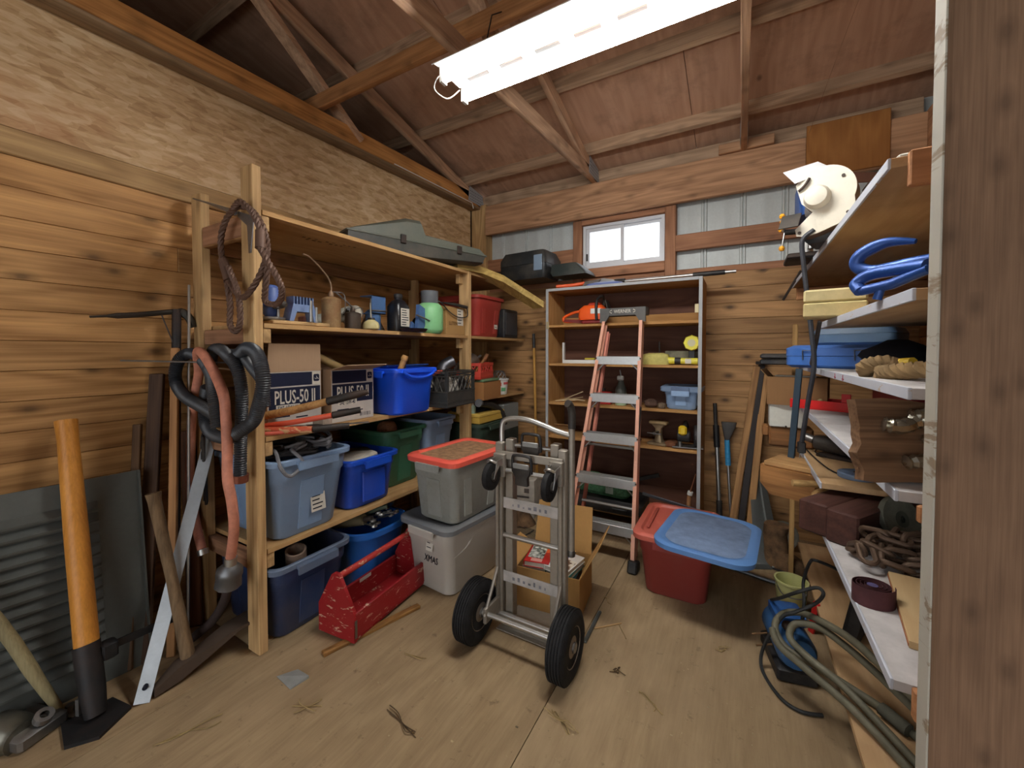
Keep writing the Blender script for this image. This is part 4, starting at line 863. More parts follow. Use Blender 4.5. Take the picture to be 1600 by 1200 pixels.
# hoses and sling on the front post
def corr(pts, r, k=22):
    P = cat_rom(pts, 90); out = [P[0]]; acc = 0
    for a, b_ in zip(P, P[1:]):
        acc += (b_-a).length
        if acc >= .0036: out.append(b_); acc = 0
    return B().tube(out, [r if i % 2 else r*.86 for i in range(len(out))], 12)
HB = plastic((44, 48, 54), .4, .12); c = thing('corrugated_hose', 'coiled black corrugated hose hung beside the front shelf post', 'hose', (0, 0, 0))
dy = -.0
corr([(-1.88, .86, 1.011), (-2.001, .84, 1.059), (-2.151, .83, 1.102), (-2.236, .83, 1.156), (-2.246, .83, 1.214), (-2.219, .84, 1.273), (-2.169, .86, 1.295), (-2.063, .86, 1.268), (-1.918, .83, 1.216), (-1.855, .81, 1.16), (-1.82, .80, 1.1), (-1.80, .80, 1.0)], .026).build('loop', HB, c)
corr([(-2.081, .9, 1.24), (-2.017, .88, 1.302), (-1.916, .86, 1.315), (-1.811, .84, 1.291), (-1.743, .845, 1.236), (-1.722, .85, 1.146), (-1.736, .855, 1.042), (-1.756, .86, .935), (-1.774, .865, .80)], .024).build('loop', HB, c)
corr([(-1.90, .88, 1.29), (-1.785, .87, 1.291), (-1.697, .86, 1.316), (-1.614, .85, 1.297), (-1.558, .84, 1.239), (-1.551, .84, 1.172), (-1.584, .84, 1.093), (-1.63, .84, 1.031), (-1.726, .82, .975), (-1.889, .87, .936), (-2.031, .88, .938), (-2.117, .89, .981), (-2.119, .89, 1.068), (-2.069, .88, 1.147)], .026).build('loop', HB, c)
corr([(-1.887, .89, 1.296), (-1.765, .88, 1.276), (-1.679, .87, 1.236), (-1.60, .865, 1.18), (-1.575, .86, 1.09)], .02).build('loop', HB, c)
B().cyl((-1.775, .866, .80), (-1.778, .866, .77), .03, n=14).build('clamp', metal((150, 90, 70), .5, .7), c)
OR = matte((214, 142, 116), .55, .12, 20); c = thing('rubber_hose', 'orange-pink rubber hose draped over the black hose with metal coupling', 'hose', (0, 0, 0))
B().tube(cat_rom([(-2.15, .88, .389), (-2.244, .89, .528), (-2.276, .89, .66), (-2.271, .89, .79), (-2.246, .89, .994), (-2.165, .875, 1.12), (-2.107, .865, 1.215), (-2.03, .83, 1.30), (-1.93, .81, 1.29), (-1.83, .80, 1.228), (-1.733, .79, 1.137), (-1.717, .79, 1.048), (-1.711, .79, .928), (-1.713, .79, .815), (-1.705, .80, .718), (-1.736, .82, .602), (-1.808, .84, .459)], 6), .0185, 12).build('hose', OR, c)
B().cyl((-2.145, .88, .393), (-2.135, .88, .37), .022, n=14).build('hose_clamp', ALU, c); B().cyl((-1.807, .84, .46), (-1.812, .84, .425), .023, n=14).build('hose_clamp', ALU, c)
B().tube([(-1.812, .84, .43), (-1.816, .84, .41), (-1.82, .84, .395), (-1.826, .84, .375), (-1.832, .84, .34), (-1.838, .84, .325)], [.025, .046, .05, .046, .05, .03], 10).build('coupling', metal((120, 122, 124), .45, .9, .2), c)
B().tube(cat_rom([(-1.836, .84, .33), (-1.869, .84, .255), (-1.924, .82, .167), (-2.013, .8, .09), (-2.088, .78, .03)], 6), .018, 10).build('dark_hose', matte((58, 46, 44), .7), c)
c = thing('wire_sling', 'brown twisted wire rope sling hanging on a bracket at the front post', 'wire sling', (0, 0, 0))
RO = metal((104, 78, 64), .6, .3, .5, (84, 60, 46))
def twist(pts, r=.0115, closed=False):
    P = cat_rom(pts, 10, closed); b = B()
    T = [(P[min(i+1, len(P)-1)]-P[max(i-1, 0)]).normalized() for i in range(len(P))]
    for s in range(3):
        q = []
        for i, (p, t) in enumerate(zip(P, T)):
            u = t.cross(Vector((0, 1, .01))).normalized(); v = t.cross(u); a = i*.75+s*2.094; q.append(p+(u*math.cos(a)+v*math.sin(a))*r*.5)
        b.tube(q, r*.62, 6)
    return b
rope_y = -.012
for pts in ([(-1.77, .9, 1.894), (-1.798, .88, 1.893), (-1.876, .88, 1.86), (-1.924, .88, 1.792), (-1.921, .88, 1.71), (-1.89, .88, 1.631), (-1.842, .88, 1.575), (-1.748, .87, 1.521), (-1.676, .87, 1.549), (-1.624, .88, 1.611), (-1.62, .9, 1.684), (-1.623, .9, 1.749), (-1.646, .89, 1.815), (-1.704, .89, 1.868), (-1.765, .89, 1.895)],
            [(-1.80, .87, 1.885), (-1.74, .865, 1.90), (-1.68, .87, 1.86), (-1.647, .875, 1.818), (-1.62, .88, 1.755), (-1.612, .87, 1.709), (-1.567, .87, 1.65), (-1.513, .87, 1.593), (-1.492, .88, 1.541), (-1.531, .9, 1.505), (-1.604, .92, 1.49), (-1.652, .91, 1.504), (-1.634, .9, 1.55), (-1.60, .89, 1.64), (-1.615, .885, 1.72)],
            [(-1.89, .88, 1.631), (-1.875, .88, 1.566), (-1.861, .88, 1.495), (-1.864, .88, 1.42), (-1.826, .88, 1.387), (-1.787, .88, 1.417), (-1.785, .88, 1.491), (-1.799, .88, 1.549), (-1.83, .88, 1.60), (-1.87, .88, 1.66)]):
    twist(pts).build('rope_strand', RO, c)
B().tube([(-1.912, .88, 1.69), (-1.87, .88, 1.60)], [.02, .018], 10).build('ferrule', RO, c); B().tube([(-1.625, .88, 1.77), (-1.612, .87, 1.70)], [.019, .018], 10).build('ferrule', RO, c)
c = thing('shelf_bracket', 'grey steel shelf bracket screwed to the front post', 'bracket', (0, 0, 0))
B().tube([(-2.27, .922, 2.03), (-2.117, .915, 1.98), (-1.862, .905, 1.89)], [.003, .005, .012], 6).build('arm', metal((150, 154, 160), .45), c)
B().prism([(-1.87, 1.902), (-1.77, 1.868), (-1.752, 1.84), (-1.778, 1.715), (-1.792, 1.715), (-1.80, 1.83), (-1.875, 1.88)], -.9245, -.9205, M=TR((0, 0, 0), (90, 0, 0))).build('leg', metal((150, 154, 160), .45), c)
# ------------------------------------------------------------------ hand truck
HT = thing('hand_truck', 'aluminium convertible hand truck with black pneumatic tyres on the floor', 'hand truck', (-.81, 1.47, 0))
AL = metal((168, 160, 148), .5, .7, .25, (120, 110, 94)); ALB = metal((206, 204, 198), .35, .9)
for s in (-1, 1):
    x = s*.157
    slab('rail', (x-.019, .10, .05), (x+.019, .135, .885), AL, HT, .004)
    slab('inner_rail', (x-s*.044-.019, .12, .06), (x-s*.044+.019, .165, .90), AL, HT, .003)
    slab('channel', (x-.006, .085, .09), (x+.006, .0995, .80), AL, HT, .002)
    slab('axle_bracket', (x-.008, -.02, .10), (x+.008, .10, .17), AL, HT, .003)
    B().tube([(x, -.02, .135), (x, .10, .32)], .008, 8).build('strut', AL, HT)
    # wheel
    w = bpy.data.objects.new('wheel', None); COL.objects.link(w); w.parent = HT; w.location = (s*.218, 0, .136)
    if s < 0:
        prof = [(.070, -.030), (.085, -.040), (.112, -.040), (.127, -.032)]
        n = 5
        for k in range(n):
            z0 = -.030+k*.012; prof += [(.1355, z0+.001), (.1355, z0+.009), (.131, z0+.0095), (.131, z0+.0115)]
        prof += [(.127, .032), (.112, .040), (.085, .040), (.070, .030)]
        ty = B().lathe(prof, 40, M=AX('x')).build('tyre', RUBBER, w)
        rm = B().lathe([(.020, -.034), (.04, -.03), (.055, -.012), (.066, -.02), (.074, -.034), (.078, -.034), (.078, .034), (.074, .034), (.066, .02), (.055, .012), (.04, .03), (.020, .034)], 28, M=AX('x')).build('rim', metal((150, 140, 126), .5, .7, .3), w)
        hb = B().lathe([(.018, -.042), (.02, -.04), (.02, .04), (.018, .042)], 16, M=AX('x')).build('hub', STEEL, w)
    else:
        for q in (ty, rm, hb): clone(q, w)
    # top caster
    cst = bpy.data.objects.new('caster', None); COL.objects.link(cst); cst.parent = HT; cst.location = (s*.14, .045, .765)
    B().lathe([(.02, -.014), (.05, -.016), (.06, -.011), (.062, 0), (.06, .011), (.05, .016), (.02, .014)], 26, M=AX('x', (0, -.035, -.01))).build('caster_wheel', RUBBER, cst)
    B().lathe([(.0, -.018), (.022, -.018), (.022, .018), (.0, .018)], 16, M=AX('x', (0, -.035, -.01))).build('caster_hub', BLACKP, cst)
    for q in (-1, 1): B().loft([[Vector((q*.021-.0015, y, z)), Vector((q*.021+.0015, y, z)), Vector((q*.021+.0015, y2, z2)), Vector((q*.021-.0015, y2, z2))] for y, z, y2, z2 in ((-.045, -.02, -.03, -.0), (-.02, .055, .0, .03), (.03, .06, .03, .02))]).build('fork', ALB, cst)
    B().tube(cat_rom([(-.022, -.03, .05), (0, -.045, .062), (.022, -.03, .05)], 5), .006, 6).build('fork_arch', ALB, cst)
    slab('plate', (-.03, .028, -.03), (.03, .05, .075), AL, cst, .003)
B().cyl((-.185, 0, .136), (.185, 0, .136), .011, n=12).build('axle', ALB, HT)
for z, r, y in ((.87, .010, .15), (.822, .011, .118), (.765, .010, .09), (.452, .012, .118), (.085, .012, .105)): B().cyl((-.157, y, z), (.157, y, z), r, n=12).build('crossbar', ALB, HT)
for z, h in ((.605, .05), (.262, .05)):
    st = slab('strap_plate', (-.15, .112, z-h/2), (.15, .118, z+h/2), matte((196, 190, 184), .6, .12), HT, .001)
    b = B(); 
    for k in range(7): b.box((-.09+k*.027, .1112, z-.010), (-.09+k*.027+random.uniform(.006, .016), .1118, z-.01+random.uniform(.006, .02)))
    tag(b.build('pictogram_print', matte((140, 140, 146)), st), kind='stuff')
B().tube(cat_rom([(-.157, .13, .88), (-.155, .132, .965), (-.12, .135, .992), (-.03, .135, .996), (.06, .135, .975), (.12, .135, .957), (.188, .135, .945)], 6), .012, 12).build('top_handle', ALB, HT)
B().tube([(.188, .135, .45), (.188, .135, .98)], .014, 12).build('side_tube', AL, HT); B().tube(cat_rom([(.188, .135, .975), (.188, .135, 1.04), (.183, .125, 1.075), (.178, .11, 1.085)], 4), .0165, 12).build('grip', BLACKP, HT)
B().lathe([(.0, -.004), (.016, 0), (.018, .014), (.014, .026)], 14, M=TR((.188, .135, .425))).build('tube_end', metal((110, 108, 104), .5), HT)
slab('top_plate', (-.165, .09, .815), (.165, .098, .85), AL, HT, .002)
for (x, y, z) in ((-.02, .075, .80), (-.005, .135, .885)):
    lt = bpy.data.objects.new('release_latch', None); COL.objects.link(lt); lt.parent = HT; lt.location = (x, y, z)
    B().tube(cat_rom([(-.045, 0, -.03), (-.045, -.004, .03), (-.03, -.006, .046), (.03, -.006, .046), (.045, -.004, .03), (.045, 0, -.03)], 5), .007, 8).build('bail', BLACKP, lt)
    B().loft([rrect(.095, .03, .006, 2, -.005), rrect(.085, .03, .006, 2, -.03), rrect(.06, .028, .006, 2, -.05), rrect(.064, .026, .006, 2, -.085)]).build('latch_body', BLACKP, lt)
    slab('saddle', (-.04, -.016, -.012), (.04, -.008, .012), metal((150, 150, 146), .5, .6), lt)
B().loft([[Vector(p) for p in ((-.17, .10, .004), (.17, .10, .004), (.16, .34, .004), (-.16, .34, .004))], [Vector(p) for p in ((-.17, .10, .009), (.17, .10, .009), (.16, .34, .009), (-.16, .34, .009))]]).build('toe_plate', AL, HT)
slab('toe_riser', (-.157, .136, .009), (.157, .142, .075), AL, HT, .001)
# ------------------------------------------------------------------ carton with books
c = carton('book_carton', 'open cardboard carton of books standing on hand truck plate', (-.835, 1.92, .0095), 6, .33, .27, .20, cardboard((190, 146, 88)), 'cardboard box', [('+y', .24, 14), ('+x', .20, 28), ('-x', .10, 60)], True)
def book(label, loc, rz, w, d, h, cover, page=PAPER, art=(), tilt=(0, 0)):
    k = thing('book', label, 'book', loc, 0, 'books in the carton', rot=(tilt[0], tilt[1], rz))
    slab('pages', (-w/2+.003, -d/2+.003, .003), (w/2-.003, d/2-.003, h-.003), page, k, .001)
    slab('cover', (-w/2, -d/2, h-.003), (w/2, d/2, h), cover, k, .0005); slab('back_cover', (-w/2, -d/2, 0), (w/2, d/2, .003), cover, k, .0005); slab('spine', (-w/2-.002, -d/2, 0), (-w/2+.003, d/2, h), cover, k, .001)
    for (x0, y0, x1, y1, m) in art: B().box((x0*w/2, y0*d/2, h), (x1*w/2, y1*d/2, h+.0006)).build('cover_art', m, k)
    return k
pz = lambda *c: plastic(c, .3, .05)
art_m = N('speckled_art'); art_m = art_m.fin(art_m.ramp(art_m.noise(art_m.coord((60, 60, 60)), 1, 4), (.38, lin((40, 48, 50))), (.5, lin((150, 160, 150))), (.62, lin((214, 216, 210)))), .4)
art_b = N('brown_figures_art'); art_b = art_b.fin(art_b.ramp(art_b.noise(art_b.coord((45, 45, 45)), 1, 3), (.42, lin((96, 64, 44))), (.55, lin((214, 206, 190)))), .4)
book('thick book filling the carton bottom on the left', (-0.910, 1.90, .02), 6, .13, .2, .16, matte((92, 64, 54)), matte((120, 96, 80)))
book('thick book filling the carton bottom on the right', (-0.770, 1.91, .02), 6, .13, .2, .155, pz(40, 60, 60), matte((120, 100, 84)))
book('white-paged paperback lying under the red book', (-0.915, 1.90, .183), 10, .125, .185, .022, matte((206, 200, 190)))
book('red hardback with grey speckled picture on its cover', (-0.910, 1.90, .206), 12, .13, .19, .028, pz(176, 34, 34), PAPER, ((-.85, -.55, .4, .9, art_m), (.42, .2, .95, .95, pz(232, 96, 48)), (-.5, -.9, .4, -.6, pz(206, 150, 140))))
book('teal green book lying under the blue and white book', (-0.770, 1.905, .178), -4, .13, .19, .026, pz(12, 92, 84), PAPER)
book('blue and white book with brown figures on its cover', (-0.772, 1.90, .205), -8, .132, .19, .024, pz(214, 212, 206), PAPER, ((-.95, .3, .0, .95, pz(48, 88, 190)), (-.95, -.6, -.55, .3, pz(96, 130, 206)), (-.3, -.8, .9, .25, art_b)))
leaner('steel_strip', 'narrow grey steel strip on the floor beside the book carton', 'steel strip', (-.59, 1.69, .006), (-.595, 1.93, .006), .016, .010, metal((140, 150, 150), .45), (0, 0, 1))
leaner('wood_splinter', 'pale wood splinter on the floor beside the steel strip', 'splinter', (-.58, 1.80, .004), (-.48, 1.90, .004), .006, .005, STUD and wood(*STUD, 'Z', 2, 0), (0, 0, 1))
# ------------------------------------------------------------------ step ladder
LD = thing('step_ladder', 'orange fibreglass step ladder with aluminium steps leaning on the bookcase', 'ladder', (-.755, 2.362, 0))
FO = plastic((220, 160, 134), .45, .2); 
tl = Vector((0, .57, 1.53)); al_d = tl.normalized(); back = Vector((0, al_d.z, -al_d.y))
def rail(x0, x1, w, t, dpt, mat, name, dy=0, zb=.05, zt=1.0):
    s = 1 if x0 > 0 else -1; rings = []
    for f, x in ((zb/1.6, x0+(x1-x0)*zb/1.6), (zt, x0+(x1-x0)*zt)):
        p = Vector((x, 0, 0))+tl*f+back*dy*(1-f)
        e = Vector((s*t, 0, 0)); w_ = Vector((-s*w, 0, 0)); d_ = back*dpt
        # channel section open inwards
        rings.append([p, p+w_, p+w_+back*.004, p-e*0+Vector((-s*t, 0, 0))+back*.004, p+Vector((-s*t, 0, 0))+d_-back*.004, p+w_+d_-back*.004, p+w_+d_, p+d_])
    return B().loft(rings).build(name, mat, LD)
for s in (-1, 1):
    rail(s*.226, s*.145, .022, .005, .07, FO, 'front_rail')
    rail(s*.205, s*.125, .018, .004, .035, plastic((204, 124, 104), .45, .2), 'rear_rail', .10, .08, .97) 
    LD.children[-1].location = back*.078
    p = Vector((s*.226, 0, 0)); B().box((-.028, -.012, 0), (.028, .085, .075), bev=.008, M=Matrix.Translation((s*.216, -.004, 0)) @ Matrix.Rotation(R(-20), 4, 'X')).build('foot', BLACKP, LD)
for k in range(5):
    f = .15+.17*k; hw = .226-.081*f-.006; c0 = tl*f
    st = slab('step', (-hw, -.006, -.02), (hw, .075, .0), metal((196, 198, 196), .45, .8), LD, .002); st.location = c0
    slab('step_lip', (-hw, -.010, -.056), (hw, -.005, .002), metal((206, 208, 206), .4, .8), st, .0015)
    for j in range(4): slab('tread_groove', (-hw+.004, .006+j*.017, .0), (hw-.004, .012+j*.017, .0022), metal((180, 182, 180), .5, .8), st, .0005)
    for s in (-1, 1):
        B().tube([(s*(hw-.006), .0, -.10), (s*(hw-.06), .0, -.045)], .006, 4).build('brace', ALU, st)
        for dz in (-.012, -.045): B().cyl((s*(hw+.002), -.012, dz), (s*(hw+.002), -.006, dz), .005, n=8).build('rivet', DARKST, st)
for z, s in ((.3, 1), (.66, -1)): B().tube([(-.17, .12+z*.34, z), (.17, .12+z*.34, z)], .010, 8).build('rear_bar', ALU, LD)
CP = plastic((84, 84, 82), .5, .2)
B().loft([[p for p in rrect(.335, .12, .02, 3, 0)], rrect(.34, .125, .02, 3, .03), rrect(.335, .12, .02, 3, .055)]).build('top_cap', CP, LD).matrix_local = Matrix.Translation(tl*1.03+Vector((0, .06, -.005)))
for s in (-1, 1): B().prism([(s*.165, .055), (s*.165, -.05), (s*.125, -.05), (s*.095, .0), (s*.095, .055)] if s > 0 else [(s*.165, .055), (s*.095, .055), (s*.095, .0), (s*.125, -.05), (s*.165, -.05)], -.012, .012, M=Matrix.Translation(tl*1.03+Vector((0, .002, -.005))) @ TR((0, 0, 0), (90, 0, 0))).build('cap_cheek', CP, LD)
text_mesh('logo_lettering', 'WERNER', .036, PAPER, LD, tl*1.03+Vector((0, -.0035, .012)), (90, 0, 0), .001, sx=.85)
for s in (-1, 1): B().tube([(s*.078, -.0, .013), (s*.10, 0, .024), (s*.078, 0, .035)], .0035, 4).build('logo_chevron', PAPER, LD).location = tl*1.03+Vector((0, -.003, 0))
slab('paint_smear', (-.003, -.02, -.1), (.003, .0, .1), BLACKP, LD).matrix_local = Matrix.Translation(tl*.55+Vector((.183, .035, 0))) @ Matrix.Rotation(R(-20), 4, 'X')
# ------------------------------------------------------------------ red tote with askew blue lid
c = tote('brick red tote on the floor in front of the bookcase', (-.29, 2.42, 0), 0, .37, .47, .325, plastic((140, 54, 48), .5, .12), .82, ribs=False)
o = tote_lid(c, .37, .47, .328, plastic((192, 94, 78), .45, .1))
slab('lid_channel', (-.15, -.15, .333), (-.135, .16, .345), plastic((176, 82, 68), .45, .1), o, .003)
c = thing('blue_tote_lid', 'mid blue rectangular tote lid lying askew on the red tote', 'lid', (-.13, 2.27, .352), 0, rot=(-2, 1.5, -5))
bb = plastic((92, 138, 196), .42, .1)
fr = lambda e, z: rrect(.44+e, .60+e, .10, 6, z)
B().loft([fr(-.03, .0), fr(-.004, .0), fr(.0, .022), fr(-.03, .03), fr(-.07, .03), fr(-.085, .024), fr(-.3, .024)]).build('lid', bb, c)
B().loft([fr(-.088, .0245), fr(-.092, .026)]).build('dusty_panel', matte((128, 150, 184), .7, .12, 20), c)
slab('embossed_text', (-.09, -.285, .030), (.0, -.277, .0312), bb, c, .0003)
# ------------------------------------------------------------------ long things by the back wall
c = thing('broom', 'yellow-brown broom handle standing in the corner by bookcase', 'broom', (-1.60, 3.27, 0), 0)
B().cyl((0, 0, .06), (-.045, .02, 1.34), .0125, n=12).build('handle', wood((206, 158, 82), (176, 122, 56), 'Z', 1, 0), c); B().cyl((-.045, .02, 1.34), (-.05, .022, 1.47), .0145, n=12).build('grip', BLACKP, c)
B().loft([rrect(.05, .025, .008, 2, .08), rrect(.2, .04, .01, 2, .04), rrect(.24, .05, .01, 2, 0)]).build('bristles', matte((150, 118, 70), .9, .3), c)
tag(B().tube([(-1.50, 3.30, .0), (-1.54, 3.34, .74)], .004, 6).build('white_rod', WHITE), 'thin white rod leaning right of the broom handle', 'rod')
c = thing('extendable_pole', 'black and silver extendable pole leaning beside the bookcase', 'pole', (-.135, 3.22, 0), 0)
B().cyl((.02, 0, 0), (.01, .05, .22), .02, n=12).build('lower_grip', BLACKP, c); B().cyl((.01, .05, .22), (-.01, .09, .60), .0145, n=12).build('silver_tube', ALU, c); B().cyl((-.01, .09, .60), (-.02, .11, .76), .021, n=12).build('grip', BLACKP, c); B().cyl((-.02, .11, .76), (-.03, .13, .92), .014, n=12).build('upper_tube', BLACKP, c)
c = thing('ice_scraper', 'blue-gripped scraper with a dark brush head beside bookcase', 'scraper', (-.07, 3.24, 0), 0)
B().cyl((.03, 0, 0), (0, .05, .48), .010, n=10).build('shaft', ALU, c); B().cyl((0, .05, .48), (-.01, .07, .66), .018, n=12).build('grip', plastic((40, 140, 190), .45, .1), c)
for k in range(5): B().lathe([(.0165, -.004), (.0195, 0), (.0165, .004)], 12, M=TR((-.001-.002*k, .052+.004*k, .50+.032*k))).build('grip_ring', plastic((30, 120, 170), .45, .1), c)
B().loft([rrect(.03, .03, .01, 2, .66, -.01, .07), rrect(.09, .03, .01, 2, .76, .0, .08), rrect(.10, .02, .01, 2, .79, .0, .085)]).build('brush_head', BLACKP, c)
c = thing('mop_handle', 'pale wooden rod with ball end behind the blue scraper', 'rod', (0, 3.25, 0), 0)
B().cyl((-.02, 0, 0), (.02, .09, .44), .009, n=10).build('rod', wood(*STUD, 'Z', 1, 0), c); B().lathe([(.004, -.02), (.018, -.01), (.02, .0), (.014, .014), (.004, .02)], 14, M=TR((.022, .092, .455))).build('ball_end', wood(*STUD, 'Z', 1, 0), c)
ww = wood((186, 142, 92), (150, 108, 66), 'Z', 1, .3)
leaner('timber_lath', 'left one of two pale slats leaning beside the back wall', 'lath', (-.055, 3.08, 0), (.10, 3.345, 1.20), .042, .02, ww, (0, -1, 0)); leaner('timber_lath', 'right one of two pale slats leaning beside the back wall', 'lath', (.055, 3.06, 0), (.15, 3.345, 1.14), .042, .02, ww, (0, -1, 0))
c = thing('black_track', 'black metal track capped at top between the two pale slats', 'track', (0, 0, 0)); o = leaner('channel', None, None, (-.0, 3.08, 0), (.13, 3.35, 1.21), .04, .015, metal((46, 40, 38), .5, .5), (0, -1, 0)); o.parent = c
B().lathe([(.035, 0), (.038, .008), (.035, .022)], 14, M=TR((.128, 3.33, 1.215))).build('end_cap', BLACKP, c)
c = thing('metal_flashing', 'grey sheet-metal flashing strip leaning low beside the right shelves', 'metal strip', (0, 0, 0))
B().loft([[Vector(p) for p in ((.09, 2.78, .002), (.24, 2.86, .002), (.24, 2.862, .006), (.09, 2.782, .006))], [Vector(p) for p in ((.06, 3.30, .46), (.14, 3.33, .50), (.14, 3.333, .50), (.06, 3.303, .46))]]).build('sheet', metal((112, 118, 116), .5, .7, .15), c)
B().tube([(.185, 2.83, .012), (.11, 3.31, .49)], .007, 6).build('ridge', metal((150, 156, 154), .45, .8), c)
c = thing('floor_pole', 'thin grey pole lying on the floor behind the red tote', 'pole', (0, 0, 0)); B().cyl((-.30, 2.78, .012), (.22, 2.64, .012), .011, n=10).build('tube', metal((120, 124, 126), .45, .9), c); B().cyl((.22, 2.64, .012), (.245, 2.633, .012), .0115, n=10).build('cream_tip', plastic((200, 194, 160), .5, .1), c)
tag(slab('floor_timber', (-.30, 0, 0), (.52, .09, .038), wood(*STUD, 'X', 1, .3)), 'pale two-by-four lying on floor along the back wall', 'lumber').location = (-.1, 2.98, 0)
# small litter
b = B().loft([[Vector(p) for p in ((-1.60, .90, .001), (-1.49, .89, .001), (-1.48, .96, .001), (-1.56, .965, .001))], [Vector(p) for p in ((-1.60, .90, .0025), (-1.49, .89, .004), (-1.48, .96, .012), (-1.56, .965, .0025))]])
tag(b.build('paper_scrap', matte((150, 152, 148), .8, .1)), 'torn grey paper scrap on floor in front of the shelving post', 'paper scrap')
random.seed(11)
def twig(label, x, y, L, a, n=3, mat=None):
    c = thing('straw_twig', label, 'straw', (x, y, 0), a)
    m = mat or matte((176, 150, 100), .8, .2)
    for k in range(n):
        p = [(random.uniform(-.02, .02)+L*(t-.5), random.uniform(-.012, .012), .003+.003*k) for t in (0, .35, .7, 1)]
        B().tube(cat_rom(p, 4), .0018, 5).build('stalk', m, c).rotation_euler = (0, 0, random.uniform(-.5, .5)*(k > 0))
DKS = matte((92, 72, 48), .8, .2)
for lab, x, y, L, a, n, m in (('straw stalks on floor near the paper scrap', -1.36, .88, .12, 30, 3, None), ('dark forked twig on floor left of the near wheel', -1.02, 1.0, .16, -10, 3, DKS), ('straw bundle at the bottom centre of the floor', -.53, 1.28, .13, -35, 4, None), ('short dark twig on floor right of the near wheel', -.42, 1.60, .04, 20, 3, DKS), ('thin straw arc on floor right of the near wheel', -.46, 1.86, .10, -60, 1, None), ('straw bits on floor between the red tote and blue compressor', -.05, 1.95, .05, 50, 3, None), ('long straw on floor at the lower left', -1.62, .62, .16, 55, 2, None), ('thin straw beside the red tote', -.60, 2.05, .07, -50, 1, None), ('straw near the hand truck left tyre', -1.20, 1.25, .08, 10, 2, None), ('pale curled straw in the middle of the open floor', -.28, 1.52, .10, -40, 2, None)):
    twig(lab, x, y, L, a, n, m)
b = B()
for k in range(260):
    x, y = random.uniform(-1.7, .15), random.uniform(.75, 2.4); s = random.uniform(.0015, .005); b.box((x, y, 0), (x+s*random.uniform(.6, 2), y+s, s*.5))
tag(tag(b.build('wood_chips', matte((196, 174, 134), .9, .3)), 'scattered pale wood chips and dust on plywood floor', 'wood chips'), kind='stuff')

# things on the floor behind the hand truck
c = carton('white_carton', 'small white printed carton on the floor behind hand truck', (-1.50, 2.86, 0), 10, .20, .22, .30, matte((206, 198, 184), .8, .12), 'carton'); slab('print_line', (-.08, -.1115, .16), (.06, -.1105, .175), matte((110, 100, 96)), c, .0003); slab('print_box', (.02, -.1115, .20), (.06, -.1105, .235), matte((120, 110, 104)), c, .0003)
rnd = random.Random(21); b = B(); rings = []
for k in range(6): rings.append([Vector(((.10-.012*k)*(1+rnd.uniform(-.15, .15))*math.cos(2*math.pi*j/12), (.08-.01*k)*(1+rnd.uniform(-.15, .15))*math.sin(2*math.pi*j/12), .022*k)) for j in range(12)])
tag(b.loft(rings).build('brown_rag', matte((140, 108, 78), .9, .3), None, 60), 'crumpled brown rag on the floor behind hand truck', 'rag').location = (-1.42, 2.66, 0)
b = B(); rings = []
for k in range(6): rings.append([Vector(((.15-.016*k)*(1+rnd.uniform(-.12, .12))*math.cos(2*math.pi*j/14), (.10-.012*k)*(1+rnd.uniform(-.12, .12))*math.sin(2*math.pi*j/14), .03*k)) for j in range(14)])
tag(b.loft(rings).build('green_sack', plastic((62, 84, 76), .5, .2), None, 60), 'dark green sack on the floor left of the bookcase foot', 'sack').location = (-1.22, 2.80, 0)
c = thing('wire_rack', 'black wire rack lying flat on floor behind hand truck', 'rack', (-1.30, 2.52, 0), -8)
for k in range(9): B().cyl((-.16, -.06+k*.015, .012), (.16, -.06+k*.015, .012), .002, n=6).build('wire', BLACKP, c)
for x in (-.16, 0, .16): B().cyl((x, -.065, .008), (x, .065, .008), .0035, n=6).build('frame_rod', BLACKP, c)
# ------------------------------------------------------------------ tall open bookcase on the back wall
BX0, BX1, BY = -1.392, -.232, 3.0
BCASE = thing('bookcase', 'tall open wooden bookcase with grey-painted front edges on the back wall', 'bookcase', (0, 0, 0))
inn = plywood((196, 152, 98), (164, 118, 68), 'Z', .15); ins = plywood((190, 146, 92), (158, 112, 64), 'X', .15); edge = worn((176, 178, 178), (150, 140, 124), .66, .6, 20)
for x in (BX0, BX1-.02):
    s_ = slab('side_panel', (x, BY+.004, 0), (x+.02, 3.372, 1.816), inn, BCASE, .001); slab('painted_edge', (x-.001, BY, 0), (x+.022, BY+.004, 1.816), edge, s_, .001)
t_ = slab('top_panel', (BX0+.02, BY+.004, 1.796), (BX1-.02, 3.372, 1.816), ins, BCASE, .001); slab('painted_edge', (BX0+.021, BY, 1.795), (BX1-.022, BY+.004, 1.817), edge, t_, .001)
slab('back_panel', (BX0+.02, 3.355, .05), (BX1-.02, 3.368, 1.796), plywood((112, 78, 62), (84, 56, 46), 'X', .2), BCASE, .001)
SZ = (1.522, 1.21, .893, .618, .085)
for z in SZ: slab('shelf', (BX0+.021, BY+.015, z-.019), (BX1-.021, 3.354, z), ins, BCASE, .001)
slab('edge_strip', (BX0+.021, 3.32, 1.524), (BX1-.022, 3.353, 1.60), ins, BCASE, .001)
for x, z in ((BX1-.045, 1.60), (BX0+.004, 1.52)): slab('hinge', (x, BY-.004, z-.03), (x+.025, BY-.0005, z+.03), metal((190, 176, 140), .5, .6), BCASE, .001)
